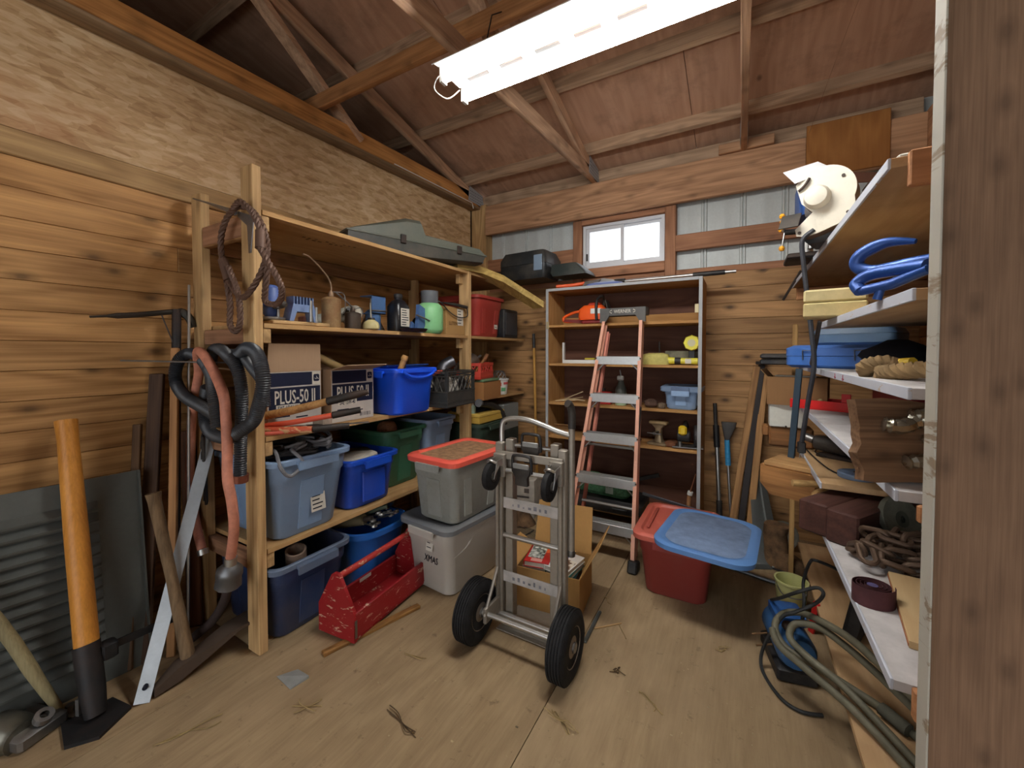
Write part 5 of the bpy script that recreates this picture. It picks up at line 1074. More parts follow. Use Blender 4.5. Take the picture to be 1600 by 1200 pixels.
# top of the bookcase
c = thing('pole_pruner', 'silver telescoping pruning pole lying on top of bookcase', 'pruner', (0, 0, 0))
B().cyl((-.80, 3.12, 1.845), (-.30, 3.10, 1.845), .0125, n=12).build('pole', ALU, c); B().cyl((-.30, 3.10, 1.845), (-.10, 3.095, 1.845), .017, n=12).build('grip', BLACKP, c); B().cyl((-.10, 3.095, 1.845), (-.035, 3.093, 1.845), .012, n=12).build('pole_end', ALU, c)
B().cyl((-.86, 3.122, 1.85), (-.78, 3.119, 1.848), .02, n=12).build('collar', BLACKP, c); B().prism([(-1.02, 1.84), (-.86, 1.835), (-.86, 1.865), (-.95, 1.885), (-1.0, 1.88)], -3.128, -3.118, M=TR((0, 0, 0), (90, 0, 0))).build('blade', STEEL, c)
c = thing('orange_shears', 'orange-handled shears lying on top left of the bookcase', 'shears', (-1.18, 3.06, 1.817), 12)
for s in (-1, 1): B().tube(cat_rom([(-.13, s*.03, .014), (0, s*.02, .02), (.09, s*.004, .035)], 5), .013, 10).build('handle', plastic((226, 92, 44), .4, .1), c)
B().prism([(.08, -.01), (.2, .02), (.22, .05), (.1, .03)], .03, .036, M=TR((0, 0, 0), (60, 0, 0))).build('blade', ALU, c)
c = thing('blue_bag', 'crumpled blue plastic bag under the pruning pole', 'bag', (-.93, 3.08, 1.817), 0)
B().loft([rrect(.3, .1, .03, 4, 0), rrect(.28, .09, .04, 4, .018), rrect(.16, .05, .02, 4, .03)]).build('bag', plastic((88, 108, 168), .35, .2), c)
tag(slab('grey_strip', (-.28, 3.14, 1.8175), (-.72, 3.2, 1.83), plastic((150, 160, 160), .5, .2)), 'flat pale grey strip on the bookcase top behind the pole', 'strip')
# shelf 1: chainsaw
OC = plastic((238, 92, 30), .35, .05); CS = thing('chainsaw', 'orange chainsaw with black handles on the top bookcase shelf', 'chainsaw', (-1.03, 3.12, 1.523), 0)
B().loft([rrect(.20, .13, .03, 4, .035), rrect(.22, .14, .03, 4, .06), rrect(.21, .13, .03, 4, .12), rrect(.15, .09, .03, 4, .15)]).build('body', OC, CS)
slab('top_cover', (-.03, -.05, .14), (.06, .05, .17), plastic((176, 52, 30), .4, .1), CS, .01)
B().box((-.08, -.06, .0), (.1, .06, .036), bev=.01).build('underside', plastic((130, 30, 30), .4, .1), CS)
B().tube(cat_rom([(-.10, 0, .11), (-.17, 0, .10), (-.25, 0, .065), (-.245, 0, .035), (-.17, 0, .03), (-.10, 0, .04)], 5), .012, 10).build('rear_handle', OC, CS)
B().prism([(-.25, .03), (-.08, .01), (.03, .0), (.03, .02), (-.08, .04), (-.24, .05)], -.06, -.045, M=TR((0, 0, .0), (90, 0, 0)) @ TR((0, 0, .06))).build('guard_plate', plastic((120, 24, 26), .4, .1), CS)
B().tube(cat_rom([(.05, -.075, .03), (.05, -.085, .14), (.055, -.05, .20), (.07, .02, .22), (.06, .08, .18), (.05, .085, .06)], 5), .011, 10).build('front_handle', BLACKP, CS)
B().prism([(-.06, 0), (.06, 0), (.045, .09), (-.03, .09)], -.004, .004, M=TR((.135, 0, .10), (90, 0, 90)) @ TR((0, 0, 0), (-20, 0, 0))).build('hand_guard', BLACKP, CS)
slab('logo_plate', (.0, -.0725, .08), (.08, -.070, .12), WHITE, CS, .0005)
B().box((.10, -.03, .05), (.30, -.024, .10), bev=.002).build('guide_bar', STEEL, CS)
# shelf 2
Z = SZ[1]+.001
c = thing('white_angle', 'white painted steel angle with a short upright leg', 'angle', (-1.27, 3.06, Z)); B().box((0, 0, 0), (.62, .03, .028), bev=.001).box((0, .0, .028), (.012, .03, .17)).build('leg', WHITE, c); slab('yellow_tape', (.19, -.001, .03), (.27, .031, .045), plastic((206, 186, 60), .4, .1), c)
c = thing('yellow_level', 'yellow spirit level lying behind the white steel angle', 'level', (-.72, 3.13, Z), 0); slab('beam', (-.20, -.012, 0), (.12, .012, .05), plastic((206, 196, 90), .4, .1), c); slab('vial', (-.05, -.0135, .02), (-.01, -.0125, .035), plastic((150, 200, 120), .2, 0), c)
c = thing('yellow_rag', 'folded pale yellow cloth on the second bookcase shelf', 'cloth', (-.545, 3.10, Z), 0); B().loft([rrect(.20, .12, .03, 4, 0), rrect(.21, .13, .03, 4, .03), rrect(.17, .1, .03, 4, .075), rrect(.10, .05, .02, 4, .085)]).build('cloth', matte((218, 206, 120), .85, .15), c); B().tube([(-.08, -.06, .03), (.08, -.058, .035)], .004, 5).build('fold', matte((206, 194, 106), .85, .15), c)
c = thing('yellow_tool', 'yellow plastic tool with a black band at shelf right', 'tool', (-.36, 3.07, Z), 0); B().tube([(-.10, 0, .03), (0, 0, .028), (.10, 0, .026)], [.026, .022, .024], 12).build('body', plastic((226, 214, 70), .4, .1), c); B().cyl((-.05, 0, .029), (-.01, 0, .028), .0245, n=12).build('band', BLACKP, c); slab('tag', (.02, -.026, .01), (.06, -.024, .045), PAPER, c)
c = thing('sanding_block', 'grey sanding block behind the yellow tool', 'block', (-.36, 3.2, Z), 0); slab('block', (-.13, -.05, 0), (.1, .05, .10), matte((150, 144, 120), .9, .2), c, .006); B().cyl((-.17, -.04, 0), (-.172, -.04, .17), .006, n=8).build('pin', DARKST, c)
c = thing('yellow_reel', 'yellow hexagonal reel hanging inside bookcase right edge', 'reel', (-.30, 3.08, Z+.155), 0); B().lathe([(.025, -.035), (.05, -.035), (.056, -.02), (.056, .02), (.05, .035), (.025, .035)], 8, M=AX('y')).build('reel', plastic((226, 214, 60), .35, .1), c); B().lathe([(.0, -.036), (.026, -.037), (.026, .036), (.0, .036)], 14, M=AX('y')).build('hub', plastic((206, 200, 160), .4, .1), c); slab('stand', (-.02, -.01, -.155), (.02, .01, -.05), BLACKP, c)
# shelf 3
Z = SZ[2]+.001
for k in range(4): leaner('wood_stick', ['pale stick lying flat at left of the third bookcase shelf', 'crooked pale stick crossing others on third bookcase shelf', 'pale stick with raised tip on third bookcase shelf', 'short pale stick on third bookcase shelf'][k], 'stick', (-1.33+.03*k, 3.06+.02*k, Z+.006+.006*k), (-1.14+.02*k, 3.10-.01*k+.05*(k == 1), Z+.02+[0, .02, .07, .0][k]), .012, .008, wood((206, 186, 150), (176, 150, 112), 'Z', 2, 0), (0, 0, 1))
c = thing('red_tin', 'small red rectangular tin behind the ladder rail', 'tin', (-.935, 3.1, Z), 0); slab('tin', (-.05, -.03, 0), (.06, .03, .10), plastic((196, 44, 40), .35, .1), c, .004); slab('label', (-.03, -.0315, .02), (.04, -.0305, .07), plastic((150, 30, 30), .4, .1), c); B().cyl((.0, 0, .10), (.0, 0, .125), .014, n=12).build('cap', BLACKP, c)
c = thing('spray_bottle', 'dark spray bottle with pale green liquid on the third shelf', 'spray bottle', (-.80, 3.1, Z)); B().lathe([(.042, 0), (.044, .006), (.044, .085), (.043, .09)], 20).build('lower', plastic((170, 196, 160), .3, .1), c); B().lathe([(.043, .09), (.042, .12), (.024, .17), (.018, .19)], 20).build('shoulder', plastic((92, 96, 88), .35, .1), c); B().box((-.03, -.012, .19), (.02, .012, .225), bev=.006).build('trigger_head', plastic((190, 190, 180), .4, .1), c); B().cyl((0, 0, .22), (-.01, 0, .27), .005, n=8).build('nozzle', STEEL, c)
c = thing('plumbing_fitting', 'small grey round plumbing fitting beside the spray bottle', 'fitting', (-.68, 3.07, Z)); B().lathe([(.03, 0), (.034, .01), (.03, .05), (.015, .055)], 16).build('cap', plastic((110, 120, 132), .4, .2), c); B().lathe([(.0345, .012), (.037, .016), (.0345, .02)], 16).build('band', DARKST, c)
tag(B().lathe([(.0, 0), (.035, .003), (.05, .02), (.045, .045), (.02, .06), (.0, .062)], 12).build('stone', matte((120, 92, 78), .9, .3)), 'rounded brown stone on the third bookcase shelf', 'stone').location = (-.575, 3.09, Z)
tag(B().lathe([(.0, 0), (.025, .003), (.03, .02), (.026, .035), (.0, .042)], 9).build('stone', matte((150, 128, 104), .9, .3)), 'smaller tan stone beside the small blue tote', 'stone').location = (-.495, 3.06, Z)
c = tote('small light blue tote with steel blue lid on bookcase shelf', (-.365, 3.16, Z), 0, .225, .25, .15, plastic((140, 170, 206), .4, .08), .86)
o = tote_lid(c, .225, .25, .152, plastic((112, 132, 158), .4, .1)); slab('latch', (-.06, -.158, .105), (.06, -.148, .165), plastic((84, 104, 134), .4, .1), o, .004)
# shelf 4
Z = SZ[3]+.001
c = carton('small_carton', 'small open tan carton at left of the fourth bookcase shelf', (-1.27, 3.12, Z), 0, .12, .1, .07, cardboard(), 'cardboard box', [('-y', .05, 60)], True)
c = thing('pry_bar', 'dark flat pry bar lying behind the ladder', 'pry bar', (-.86, 3.1, Z), 0); B().box((-.17, -.012, .002), (.17, .012, .012), bev=.002).build('bar', DARKST, c); B().tube(cat_rom([(.17, 0, .007), (.20, 0, .01), (.21, 0, .03)], 4), .008, 6).build('claw', DARKST, c)
c = thing('bench_vise', 'small rusty bench vise on the fourth bookcase shelf', 'vise', (-.52, 3.11, Z), -10); vm = metal((170, 150, 118), .5, .6, .4)
slab('base', (-.07, -.06, 0), (.07, .06, .02), vm, c, .005); B().loft([rrect(.06, .06, .01, 2, .02), rrect(.04, .05, .01, 2, .07), rrect(.045, .05, .01, 2, .12), rrect(.10, .06, .01, 2, .15)]).build('body', vm, c); slab('jaw', (-.065, -.035, .15), (.065, .035, .175), metal((190, 164, 120), .5, .6, .2), c, .006); B().cyl((0, -.10, .095), (0, .0, .095), .012, n=10).build('screw', STEEL, c); B().cyl((-.05, -.10, .095), (.05, -.10, .095), .005, n=8).build('handle', STEEL, c); slab('rust_lug', (.06, -.05, .0), (.13, .03, .04), metal((130, 82, 54), .6, .4, .5), c, .008)
c = thing('circular_saw', 'yellow and black circular saw at right of fourth shelf', 'circular saw', (-.325, 3.10, Z), 8)
slab('shoe', (-.10, -.07, .01), (.10, .07, .015), ALU, c, .001); B().lathe([(.0, -.012), (.075, -.012), (.08, -.004), (.08, .01), (.06, .014), (.0, .014)], 26, M=AX('x', (.055, .0, .085))).build('blade_guard', metal((70, 68, 68), .5, .7), c)
B().lathe([(.03, -.05), (.04, -.045), (.04, .03), (.03, .04)], 18, M=AX('x', (-.02, .01, .08))).build('motor', BLACKP, c); slab('yellow_shell', (-.06, -.05, .09), (-.005, .0, .16), plastic((226, 190, 40), .4, .1), c, .014); B().tube(cat_rom([(-.02, -.02, .14), (-.01, .05, .17), (0, .10, .13)], 4), .015, 8).build('handle', BLACKP, c); B().cyl((-.05, -.06, .015), (-.05, -.06, .05), .014, n=12).build('knob', STEEL, c)
# bottom
Z = SZ[4]+.001
c = thing('folded_tarp', 'folded green mesh tarp with pale straps at the bookcase bottom', 'tarp', (-.90, 3.10, Z+.105), -6)
gb = matte((92, 146, 104), .8, .25, 40); B().loft([rrect(.34, .14, .05, 4, 0), rrect(.40, .18, .06, 4, .03), rrect(.38, .16, .06, 4, .09), rrect(.26, .10, .05, 4, .125)]).build('bundle', gb, c); B().loft([rrect(.16, .10, .04, 3, .0, -.16), rrect(.18, .13, .05, 3, .05, -.16), rrect(.10, .08, .03, 3, .14, -.12)]).build('fold', gb, c); slab('strap', (.02, -.092, .03), (.08, -.086, .08), matte((190, 206, 190)), c, .001)
c = thing('flat_black_case', 'flat black plastic case under the green mesh tarp', 'case', (-.88, 3.12, Z), 0); B().loft([rrect(.50, .28, .03, 3, 0), rrect(.54, .31, .03, 3, .02), rrect(.54, .31, .03, 3, .08), rrect(.50, .28, .03, 3, .10)]).build('shell', BLACKP, c); B().tube(cat_rom([(.06, -.155, .05), (.07, -.175, .05), (.15, -.175, .05), (.16, -.155, .05)], 4), .007, 6).build('handle', BLACKP, c)
leaner('black_bar', 'long black bar leaning across the bookcase back behind tarp', 'bar', (-1.25, 3.30, Z), (-.55, 3.31, .33), .03, .015, BLACKP, (0, -1, 0))
leaner('grey_bar', 'grey steel bar lying low behind the red tote', 'bar', (-.62, 3.04, Z+.17), (-.26, 3.03, Z+.12), .02, .012, metal((120, 124, 134), .45), (0, -1, 0))
c = thing('wire_brush', 'small wooden wire brush standing at bookcase bottom right', 'brush', (-.315, 3.07, Z), 0); B().cyl((0, 0, 0), (.01, .0, .20), .016, .014, 10).build('handle', wood((190, 140, 96), (150, 102, 66), 'Z', 2, 0), c); B().cyl((.01, 0, .20), (.05, 0, .36), .006, .003, 6).build('wire', metal((150, 96, 66), .5, .5), c); B().cyl((.012, 0, .205), (.018, 0, .23), .018, n=10).build('ferrule', WHITE, c)
# ------------------------------------------------------------------ shelves along the right wall
RX = .28
RS = thing('storage_shelves', 'plywood shelves with white-painted front edges along the right wall', 'shelving', (0, 0, 0))
pt_ = plywood((194, 162, 122), (164, 130, 90), 'Y', .3); pw = matte((204, 200, 198), .7, .12, 8); pe = worn((206, 210, 220), (184, 156, 120), .64, .6, 24)
lm = wood((196, 140, 96), (158, 104, 66), 'X', 1, .3)
def rshelf(z, y0, y1, top, x1=.92, ed=True, th=.022, x0=RX):
    s_ = slab('shelf_board', (x0+.004, y0, z-th), (x1, y1, z), top, RS, .001)
    if ed: slab('painted_edge', (x0-.002, y0, z-th-.001), (x0+.004, y1, z+.001), pe, s_, .001)
    return s_
rshelf(1.73, 1.20, 3.12, pt_); rshelf(1.42, 1.03, 2.05, pt_); rshelf(1.232, 1.04, 2.70, pw); rshelf(1.017, 1.10, 2.75, pw); rshelf(.785, 1.97, 2.75, pt_); rshelf(.622, 1.10, 2.80, pw); rshelf(.15, .95, 2.95, pt_, .92, False, .02, .31)
slab('end_rail', (RX+.03, 1.18, 1.708-.05), (.92, 1.199, 1.735), lm, RS); slab('end_rail', (RX+.04, 1.005, 1.375), (.92, 1.028, 1.425), lm, RS); slab('end_rail', (RX+.03, 1.075, .56), (.92, 1.098, .622), lm, RS); slab('end_rail', (RX+.03, 1.085, .96), (.92, 1.099, .995), lm, RS)
slab('post', (RX+.05, .965, 0), (RX+.088, 1.004, 1.376), wood(*STUD, 'Z', 1, .3), RS); slab('post', (.86, .965, 0), (.90, 1.004, 1.80), wood(*STUD, 'Z', 1, .3), RS)
slab('upright_strip', (.255, 2.775, 0), (.279, 2.795, 1.46), wood((190, 152, 98), (160, 120, 72), 'Z', 1, .2), RS)
for y in (1.3, 2.0, 2.7): slab('leg', (.60, y-.02, 0), (.64, y+.02, .128), lm, RS)
for y in (2.1, 2.79): slab('post', (.85, y, 0), (.89, y+.009, 1.70), lm, RS)
slab('bracket_arm', (.30, 3.10, 1.63), (.92, 3.118, 1.707), lm, RS)
# --- bench grinder and drill press on the top shelf
CW = plastic((218, 212, 196), .45, .2); G = thing('bench_grinder', 'white bench grinder with clear eye shield on the top shelf corner', 'grinder', (.25, 1.90, 1.7315), 0)
def disc_poly(r, n=22, a0=200, a1=-70, cx=0, cz=.145): return [(cx+r*math.cos(R(a0+(a1-a0)*i/n)), cz+r*math.sin(R(a0+(a1-a0)*i/n))) for i in range(n+1)]
gp_ = disc_poly(.098, 24, 150, -20, .01, .165) + [(.105, .10), (.10, .055), (.0, .02), (-.04, .012), (-.07, .02), (-.075, .045), (-.02, .10), (-.055, .14)]
Mg = TR((0, 0, 0), (90, 0, -18))
B().prism(gp_, .0, .006, M=Mg @ TR((0, 0, .0))).build('guard_cover', CW, G)
B().prism([(x*.98, z*.985+.002) for x, z in gp_], -.085, -.0005, M=Mg).build('guard_shell', plastic((128, 104, 84), .5, .4, (90, 66, 50)), G)
B().lathe([(.042, 0), (.042, .02), (.034, .034), (.012, .038)], 20, M=Mg @ TR((-.005, .15, .0065))).build('hub_cap', CW, G)
for x, z in ((.07, .21), (.085, .075), (-.06, .03)): B().cyl((x, z, .006), (x, z, .010), .006, n=8, M=Mg).build('screw', DARKST, G)
B().loft([[Vector((-.135, .305, -.06)), Vector((-.02, .31, -.06)), Vector((.035, .255, -.025)), Vector((-.075, .22, .02))], [Vector((-.135, .307, -.063)), Vector((-.02, .312, -.063)), Vector((.035, .257, -.028)), Vector((-.075, .222, .017))]], M=Mg).build('eye_shield', plastic((206, 206, 208), .25, .1), G)
B().tube(cat_rom([(-.065, .19, .01), (-.045, .205, .014), (-.03, .23, .012)], 4), .005, 6, M=Mg).build('shield_arm', DARKST, G)
B().box((-.125, .085, -.05), (-.06, .089, .03), M=Mg @ TR((0, 0, 0), (50, 0, 0)) @ TR((0, -.03, -.05))).build('tool_rest', BLACKP, G)
B().lathe([(.05, -.25), (.065, -.24), (.068, -.10), (.05, -.09)], 22, M=Mg @ TR((0, .14, 0))).build('motor', plastic((60, 58, 60), .5, .3), G)
B().box((-.06, .0, -.22), (.07, .06, -.06), bev=.012, M=Mg).build('pedestal', plastic((52, 58, 66), .5, .3), G)
DB = metal((44, 84, 150), .4, .3); c = thing('drill_press', 'blue drill press with orange knobs behind the bench grinder', 'drill press', (.27, 2.33, 1.7315), 0)
slab('base', (-.09, -.08, 0), (.09, .12, .025), DARKST, c, .006); B().cyl((0, .06, .025), (0, .06, .36), .024, n=16).build('column', ALU, c)
B().loft([rrect(.09, .20, .03, 4, .19), rrect(.10, .22, .03, 4, .24), rrect(.10, .22, .03, 4, .34), rrect(.08, .2, .03, 4, .37)]).build('head', DB, c); B().cyl((0, -.06, .10), (0, -.06, .19), .02, n=14).build('quill', ALU, c); B().cyl((0, -.06, .04), (0, -.06, .10), .014, .009, 12).build('chuck', STEEL, c)
h = B().cyl((-.05, -.04, .10+.03), (-.10, -.05, .13), .013, n=12).build('feed_hub', BLACKP, c)
KN = plastic((232, 160, 40), .35, .05)
for a in (95, 150, 265, 20):
    e = Vector((-.10-.01, -.05+.05*math.cos(R(a)), .13+.075*math.sin(R(a)))); B().cyl((-.10, -.05, .13), e, .0035, n=8).build('feed_arm', STEEL, h)
    B().lathe([(.0, -.013), (.009, -.01), (.0135, 0), (.009, .01), (.0, .013)], 12, M=TR(e)).build('knob', KN, h)
tag(B().tube(cat_rom([(.235, 1.90, 1.765), (.20, 1.905, 1.73), (.205, 1.911, 1.65), (.216, 1.917, 1.55), (.236, 1.922, 1.376), (.246, 1.924, 1.252), (.236, 1.96, 1.123), (.222, 2.016, .933)], 6), .0085, 8).build('power_cable', matte((64, 66, 72), .55, .1)), 'thick dark power cable hanging from the bench grinder', 'cable')
c = thing('cable_plug', 'black cable plug hanging at end of grinder cable', 'plug', (.222, 2.02, .92)); B().box((-.014, -.012, -.035), (.014, .012, .012), bev=.004).build('plug_body', BLACKP, c); 
for s in (-1, 1): B().box((s*.006-.001, -.004, -.055), (s*.006+.001, .004, -.035)).build('prong', STEEL, c)
tag(slab('plastic_sheet', (.30, 1.22, 1.731), (.90, 1.9, 1.745), plastic((196, 196, 186), .5, .2), None, .004), 'pale plastic sheet lying on the near end of top shelf', 'sheet')
c = thing('rusty_saw', 'long rusty brown saw blade lying on the top shelf', 'saw', (.50, 2.20, 1.7315), 0); B().prism([(-.2, .0), (.2, .0), (.2, .02), (-.18, .05)], -.002, .002, M=TR((0, 0, .27), (90, 0, 20))).build('blade', metal((96, 62, 48), .6, .4, .5), c); B().box((-.06, -.05, 0), (.1, .05, .27), bev=.01).build('support_box', matte((74, 56, 44)), c)
leaner('spring_tool', 'black spring tool hooked at the far end of top shelf', 'tool', (.22, 2.97, 1.62), (.30, 2.90, 1.78), .016, .012, DARKST, (1, 0, 0))
# --- second shelf: clamps and block
BLC = metal((42, 88, 168), .35, .3, .1)
def c_clamp(label, loc, rot, sc):
    c = thing('c_clamp', label, 'clamp', loc, 0, 'blue clamps on the second shelf', rot=rot)
    f = cat_rom([(0, -.035*sc, 0), (-.02*sc, -.05*sc, 0), (.04*sc, -.06*sc, 0), (.12*sc, -.055*sc, 0), (.15*sc, -.02*sc, 0), (.15*sc, .03*sc, 0), (.12*sc, .055*sc, 0), (.03*sc, .05*sc, 0), (-.02*sc, .042*sc, 0), (-.05*sc, .038*sc, 0)], 6)
    B().tube(f, [(.010+.006*math.sin(math.pi*i/len(f)))*sc for i in range(len(f))], 10).build('frame', BLC, c)
    B().cyl((.0, .045*sc, 0), (.0, -.11*sc, 0), .0065*sc, n=10).build('screw', STEEL, c); B().cyl((-.035*sc, -.10*sc, 0), (.035*sc, -.10*sc, 0), .004*sc, n=8).build('tommy_bar', STEEL, c)
    B().lathe([(.013*sc, -.006*sc), (.015*sc, 0), (.013*sc, .006*sc)], 14, M=AX('y', (0, .035*sc, 0))).build('swivel_pad', BLC, c); return c
c = thing('c_clamp', 'blue curved-jaw clamp standing higher at back of second shelf', 'clamp', (0, 0, 0), 0, 'blue clamps on the second shelf')
pp = cat_rom([(.355, 1.30, 1.562), (.31, 1.335, 1.572), (.268, 1.36, 1.553), (.262, 1.365, 1.525), (.29, 1.34, 1.505), (.345, 1.29, 1.508), (.40, 1.25, 1.51)], 7)
B().tube(pp, [.006+.010*min(1, i/10) for i in range(len(pp))], 12).build('jaw', BLC, c); B().cyl((.40, 1.25, 1.51), (.44, 1.22, 1.51), .022, n=14).build('knob', plastic((30, 96, 200), .35, .05), c); B().cyl((.39, 1.26, 1.50), (.40, 1.30, 1.4215), .012, n=10).build('stand_leg', BLC, c)
c = thing('c_clamp', 'blue bar clamp lying at the front edge of second shelf', 'clamp', (0, 0, 0), 0, 'blue clamps on the second shelf')
pp = cat_rom([(.245, 1.24, 1.445), (.24, 1.255, 1.465), (.262, 1.24, 1.482), (.30, 1.19, 1.482), (.33, 1.14, 1.478)], 7)
B().tube(pp, [.014]*len(pp), 12).build('frame', BLC, c); B().tube([(.245, 1.24, 1.445), (.29, 1.20, 1.452), (.33, 1.13, 1.47)], [.011, .012, .010], 10).build('lower_bar', BLC, c); B().cyl((.335, 1.13, 1.476), (.40, 1.06, 1.49), .008, n=10).build('screw', STEEL, c); B().lathe([(.004, -.02), (.02, -.012), (.022, .01), (.006, .02)], 14, M=TR((.41, 1.05, 1.492), (70, 0, 45))).build('knob', plastic((30, 96, 200), .35, .05), c); B().cyl((.27, 1.22, 1.4215), (.275, 1.215, 1.445), .009, n=10).build('foot', BLC, c)
c = thing('foam_block', 'cream coloured foam block with ragged seam on second shelf', 'block', (.30, 1.74, 1.421), -8); slab('lower_half', (-.11, -.04, 0), (.06, .10, .048), matte((214, 196, 140), .85, .1), c, .004); slab('upper_half', (-.11, -.038, .05), (.06, .10, .094), matte((220, 204, 152), .85, .1), c, .006)
leaner('chisel', 'dark chisel standing beside the cream foam block', 'chisel', (.245, 1.98, 1.25), (.262, 1.93, 1.42), .024, .012, DARKST, (1, 0, 0))
# --- third shelf
c = thing('blue_tool_case', 'flat blue plastic tool case with wire latches on third shelf', 'tool case', (.40, 2.22, 1.233), -28)
bc_ = plastic((58, 104, 176), .4, .12); B().loft([rrect(.34, .26, .03, 3, 0), rrect(.37, .29, .03, 3, .012), rrect(.37, .29, .03, 3, .05)]).build('bottom_shell', bc_, c); B().loft([rrect(.372, .292, .03, 3, .052), rrect(.372, .292, .03, 3, .085), rrect(.33, .25, .03, 3, .098)]).build('lid', bc_, c)
for x in (-.09, .09): B().tube([(x-.02, -.147, .035), (x-.02, -.152, .075), (x+.02, -.152, .075), (x+.02, -.147, .035)], .0025, 6).build('latch', STEEL, c)
c = thing('blue_tool_case', 'smaller grey-blue case stacked on the flat blue case', 'tool case', (.44, 2.24, 1.332), -25); B().loft([rrect(.26, .2, .02, 3, 0), rrect(.28, .22, .02, 3, .01), rrect(.28, .22, .02, 3, .045)]).build('bottom_shell', plastic((84, 112, 140), .4, .12), c); B().loft([rrect(.282, .222, .02, 3, .046), rrect(.26, .2, .02, 3, .07)]).build('lid', plastic((70, 96, 124), .4, .12), c)
c = thing('black_tool_case', 'flat black case overhanging far end of third shelf', 'tool case', (.24, 2.60, 1.2335), -10); slab('bottom_shell', (-.14, -.08, 0), (.14, .08, .03), BLACKP, c, .006); slab('lid', (-.14, -.08, .032), (.14, .08, .06), plastic((40, 40, 42), .5, .15), c, .008)
def lump(name, label, cat, loc, r, sx, sy, sz, mat, seed):
    rnd = random.Random(seed); b = B(); rings = []
    for k in range(7):
        t = k/6; rr = math.sin(math.pi*(.08+.84*t)); rings.append([Vector((sx*rr*(1+rnd.uniform(-.14, .14))*math.cos(2*math.pi*j/14), sy*rr*(1+rnd.uniform(-.14, .14))*math.sin(2*math.pi*j/14), sz*t)) for j in range(14)])
    return tag(b.loft(rings).build(name, mat, None, 60), label, cat), loc
for lab, cat, loc, s, mat, sd in (('crumpled black work gloves heaped on third shelf', 'gloves', (.47, 1.86, 1.2335), (.10, .12, .11), matte((30, 34, 44), .8, .3), 1), ('dark navy cloth bundle behind the black gloves', 'cloth', (.64, 1.68, 1.2335), (.13, .14, .14), matte((38, 44, 60), .9, .3), 2), ('black tarp bundle at back of third shelf', 'tarp', (.76, 2.0, 1.2335), (.12, .18, .15), matte((26, 26, 30), .9, .3), 3)):
    o, l = lump('cloth_bundle', lab, cat, loc, 0, *s, mat, sd); o.location = loc
handle_tool('hammer', 'brown wooden hammer handle lying near the third shelf middle', 'hammer', (.37, 1.62, 1.25), (.43, 1.42, 1.25), .014, .016, wood((150, 96, 60), (116, 70, 42), 'Z', 2, 0), (.445, 1.37, 1.255), DARKST, .02)
c = thing('rope_coil', 'thick tan rope coil with yellow end on third shelf', 'rope', (0, 0, 0)); pp = [(.305, 1.46, 1.246), (.30, 1.44, 1.262), (.335, 1.41, 1.272), (.36, 1.38, 1.25), (.325, 1.40, 1.246), (.33, 1.36, 1.25), (.36, 1.30, 1.258), (.40, 1.22, 1.262), (.44, 1.16, 1.25)]
twist(pp, .02).build('rope', matte((168, 138, 96), .9, .25), c); B().cyl((.352, 1.40, 1.268), (.375, 1.37, 1.272), .016, n=10).build('yellow_end', plastic((226, 190, 50), .4, .1), c)
c = carton('wooden_box', 'open-ended brown wooden box at near end of third shelf', (.52, 1.30, 1.2335), 5, .20, .16, .10, wood((160, 112, 72), (124, 82, 50), 'X', 1, .2), 'box'); slab('white_edge', (-.106, -.08, 0), (-.1005, .08, .1), WHITE, c)
# red marks on the white shelf edge
for y, n_ in ((1.72, 1), (1.60, 1)): 
    b = B(); b.box((RX-.0035, y-.012, 1.214), (RX-.0022, y+.012, 1.218)).box((RX-.0035, y-.002, 1.211), (RX-.0022, y+.002, 1.229)); b.build('red_pencil_mark', matte((190, 90, 110)), RS)
# --- fourth shelf
c = thing('toolbox', 'dark red metal toolbox at the back of fourth shelf', 'toolbox', (.66, 1.95, 1.018), 0); slab('body', (-.16, -.30, 0), (.2, .35, .13), metal((132, 26, 40), .4, .3), c, .008); slab('lid', (-.165, -.305, .131), (.205, .355, .185), metal((120, 22, 36), .4, .3), c, .012); B().tube([(.02, -.1, .185), (.02, -.09, .2), (.02, .09, .2), (.02, .1, .185)], .006, 6).build('handle', DARKST, c)
c = thing('parts_tray', 'bright red open tray of small parts on fourth shelf', 'tray', (.41, 2.50, 1.018), -24); RT = plastic((214, 34, 34), .35, .08)
slab('floor', (-.17, -.08, 0), (.17, .08, .006), RT, c, .001)
for a, b_ in (((-.17, -.08, .006), (.17, -.074, .045)), ((-.17, .074, .006), (.17, .08, .045)), ((-.17, -.074, .006), (-.164, .074, .045)), ((.164, -.074, .006), (.17, .074, .045)), ((.04, -.078, .045), (.075, -.07, .085))): slab('side', a, b_, RT, c, .001)
for k in range(6): B().cyl((-.13+k*.045, -.02, .014), (-.11+k*.05, .04, .02+.03*(k % 2)), .010, n=10).build('fitting', [STEEL, matte((206, 190, 140)), DARKST][k % 3], c)
c = carton('open_carton', 'brown cardboard carton overhanging the far end of fourth shelf', (.27, 2.64, 1.0185), -12, .26, .16, .15, cardboard((150, 112, 74)), 'cardboard box', [('-x', .05, 40)], True); B().box((-.10, -.04, .151), (.08, .06, .156)).build('plastic_film', plastic((190, 190, 180), .3, .1), c)
c = thing('wood_plaque', 'live-edge wooden plaque with a crumpled silver ornament, near fourth shelf', 'plaque', (.315, 1.165, 1.0185), 0, rot=(-10, 0, 22))
rnd = random.Random(5); out = [(-.095+rnd.uniform(-.006, .006), .175-.0195*i) for i in range(10)]+[(-.07, -.004), (.0, .0), (.05, -.002), (.11, .0), (.11, .17), (.06, .166), (.02, .172), (-.04, .178)]
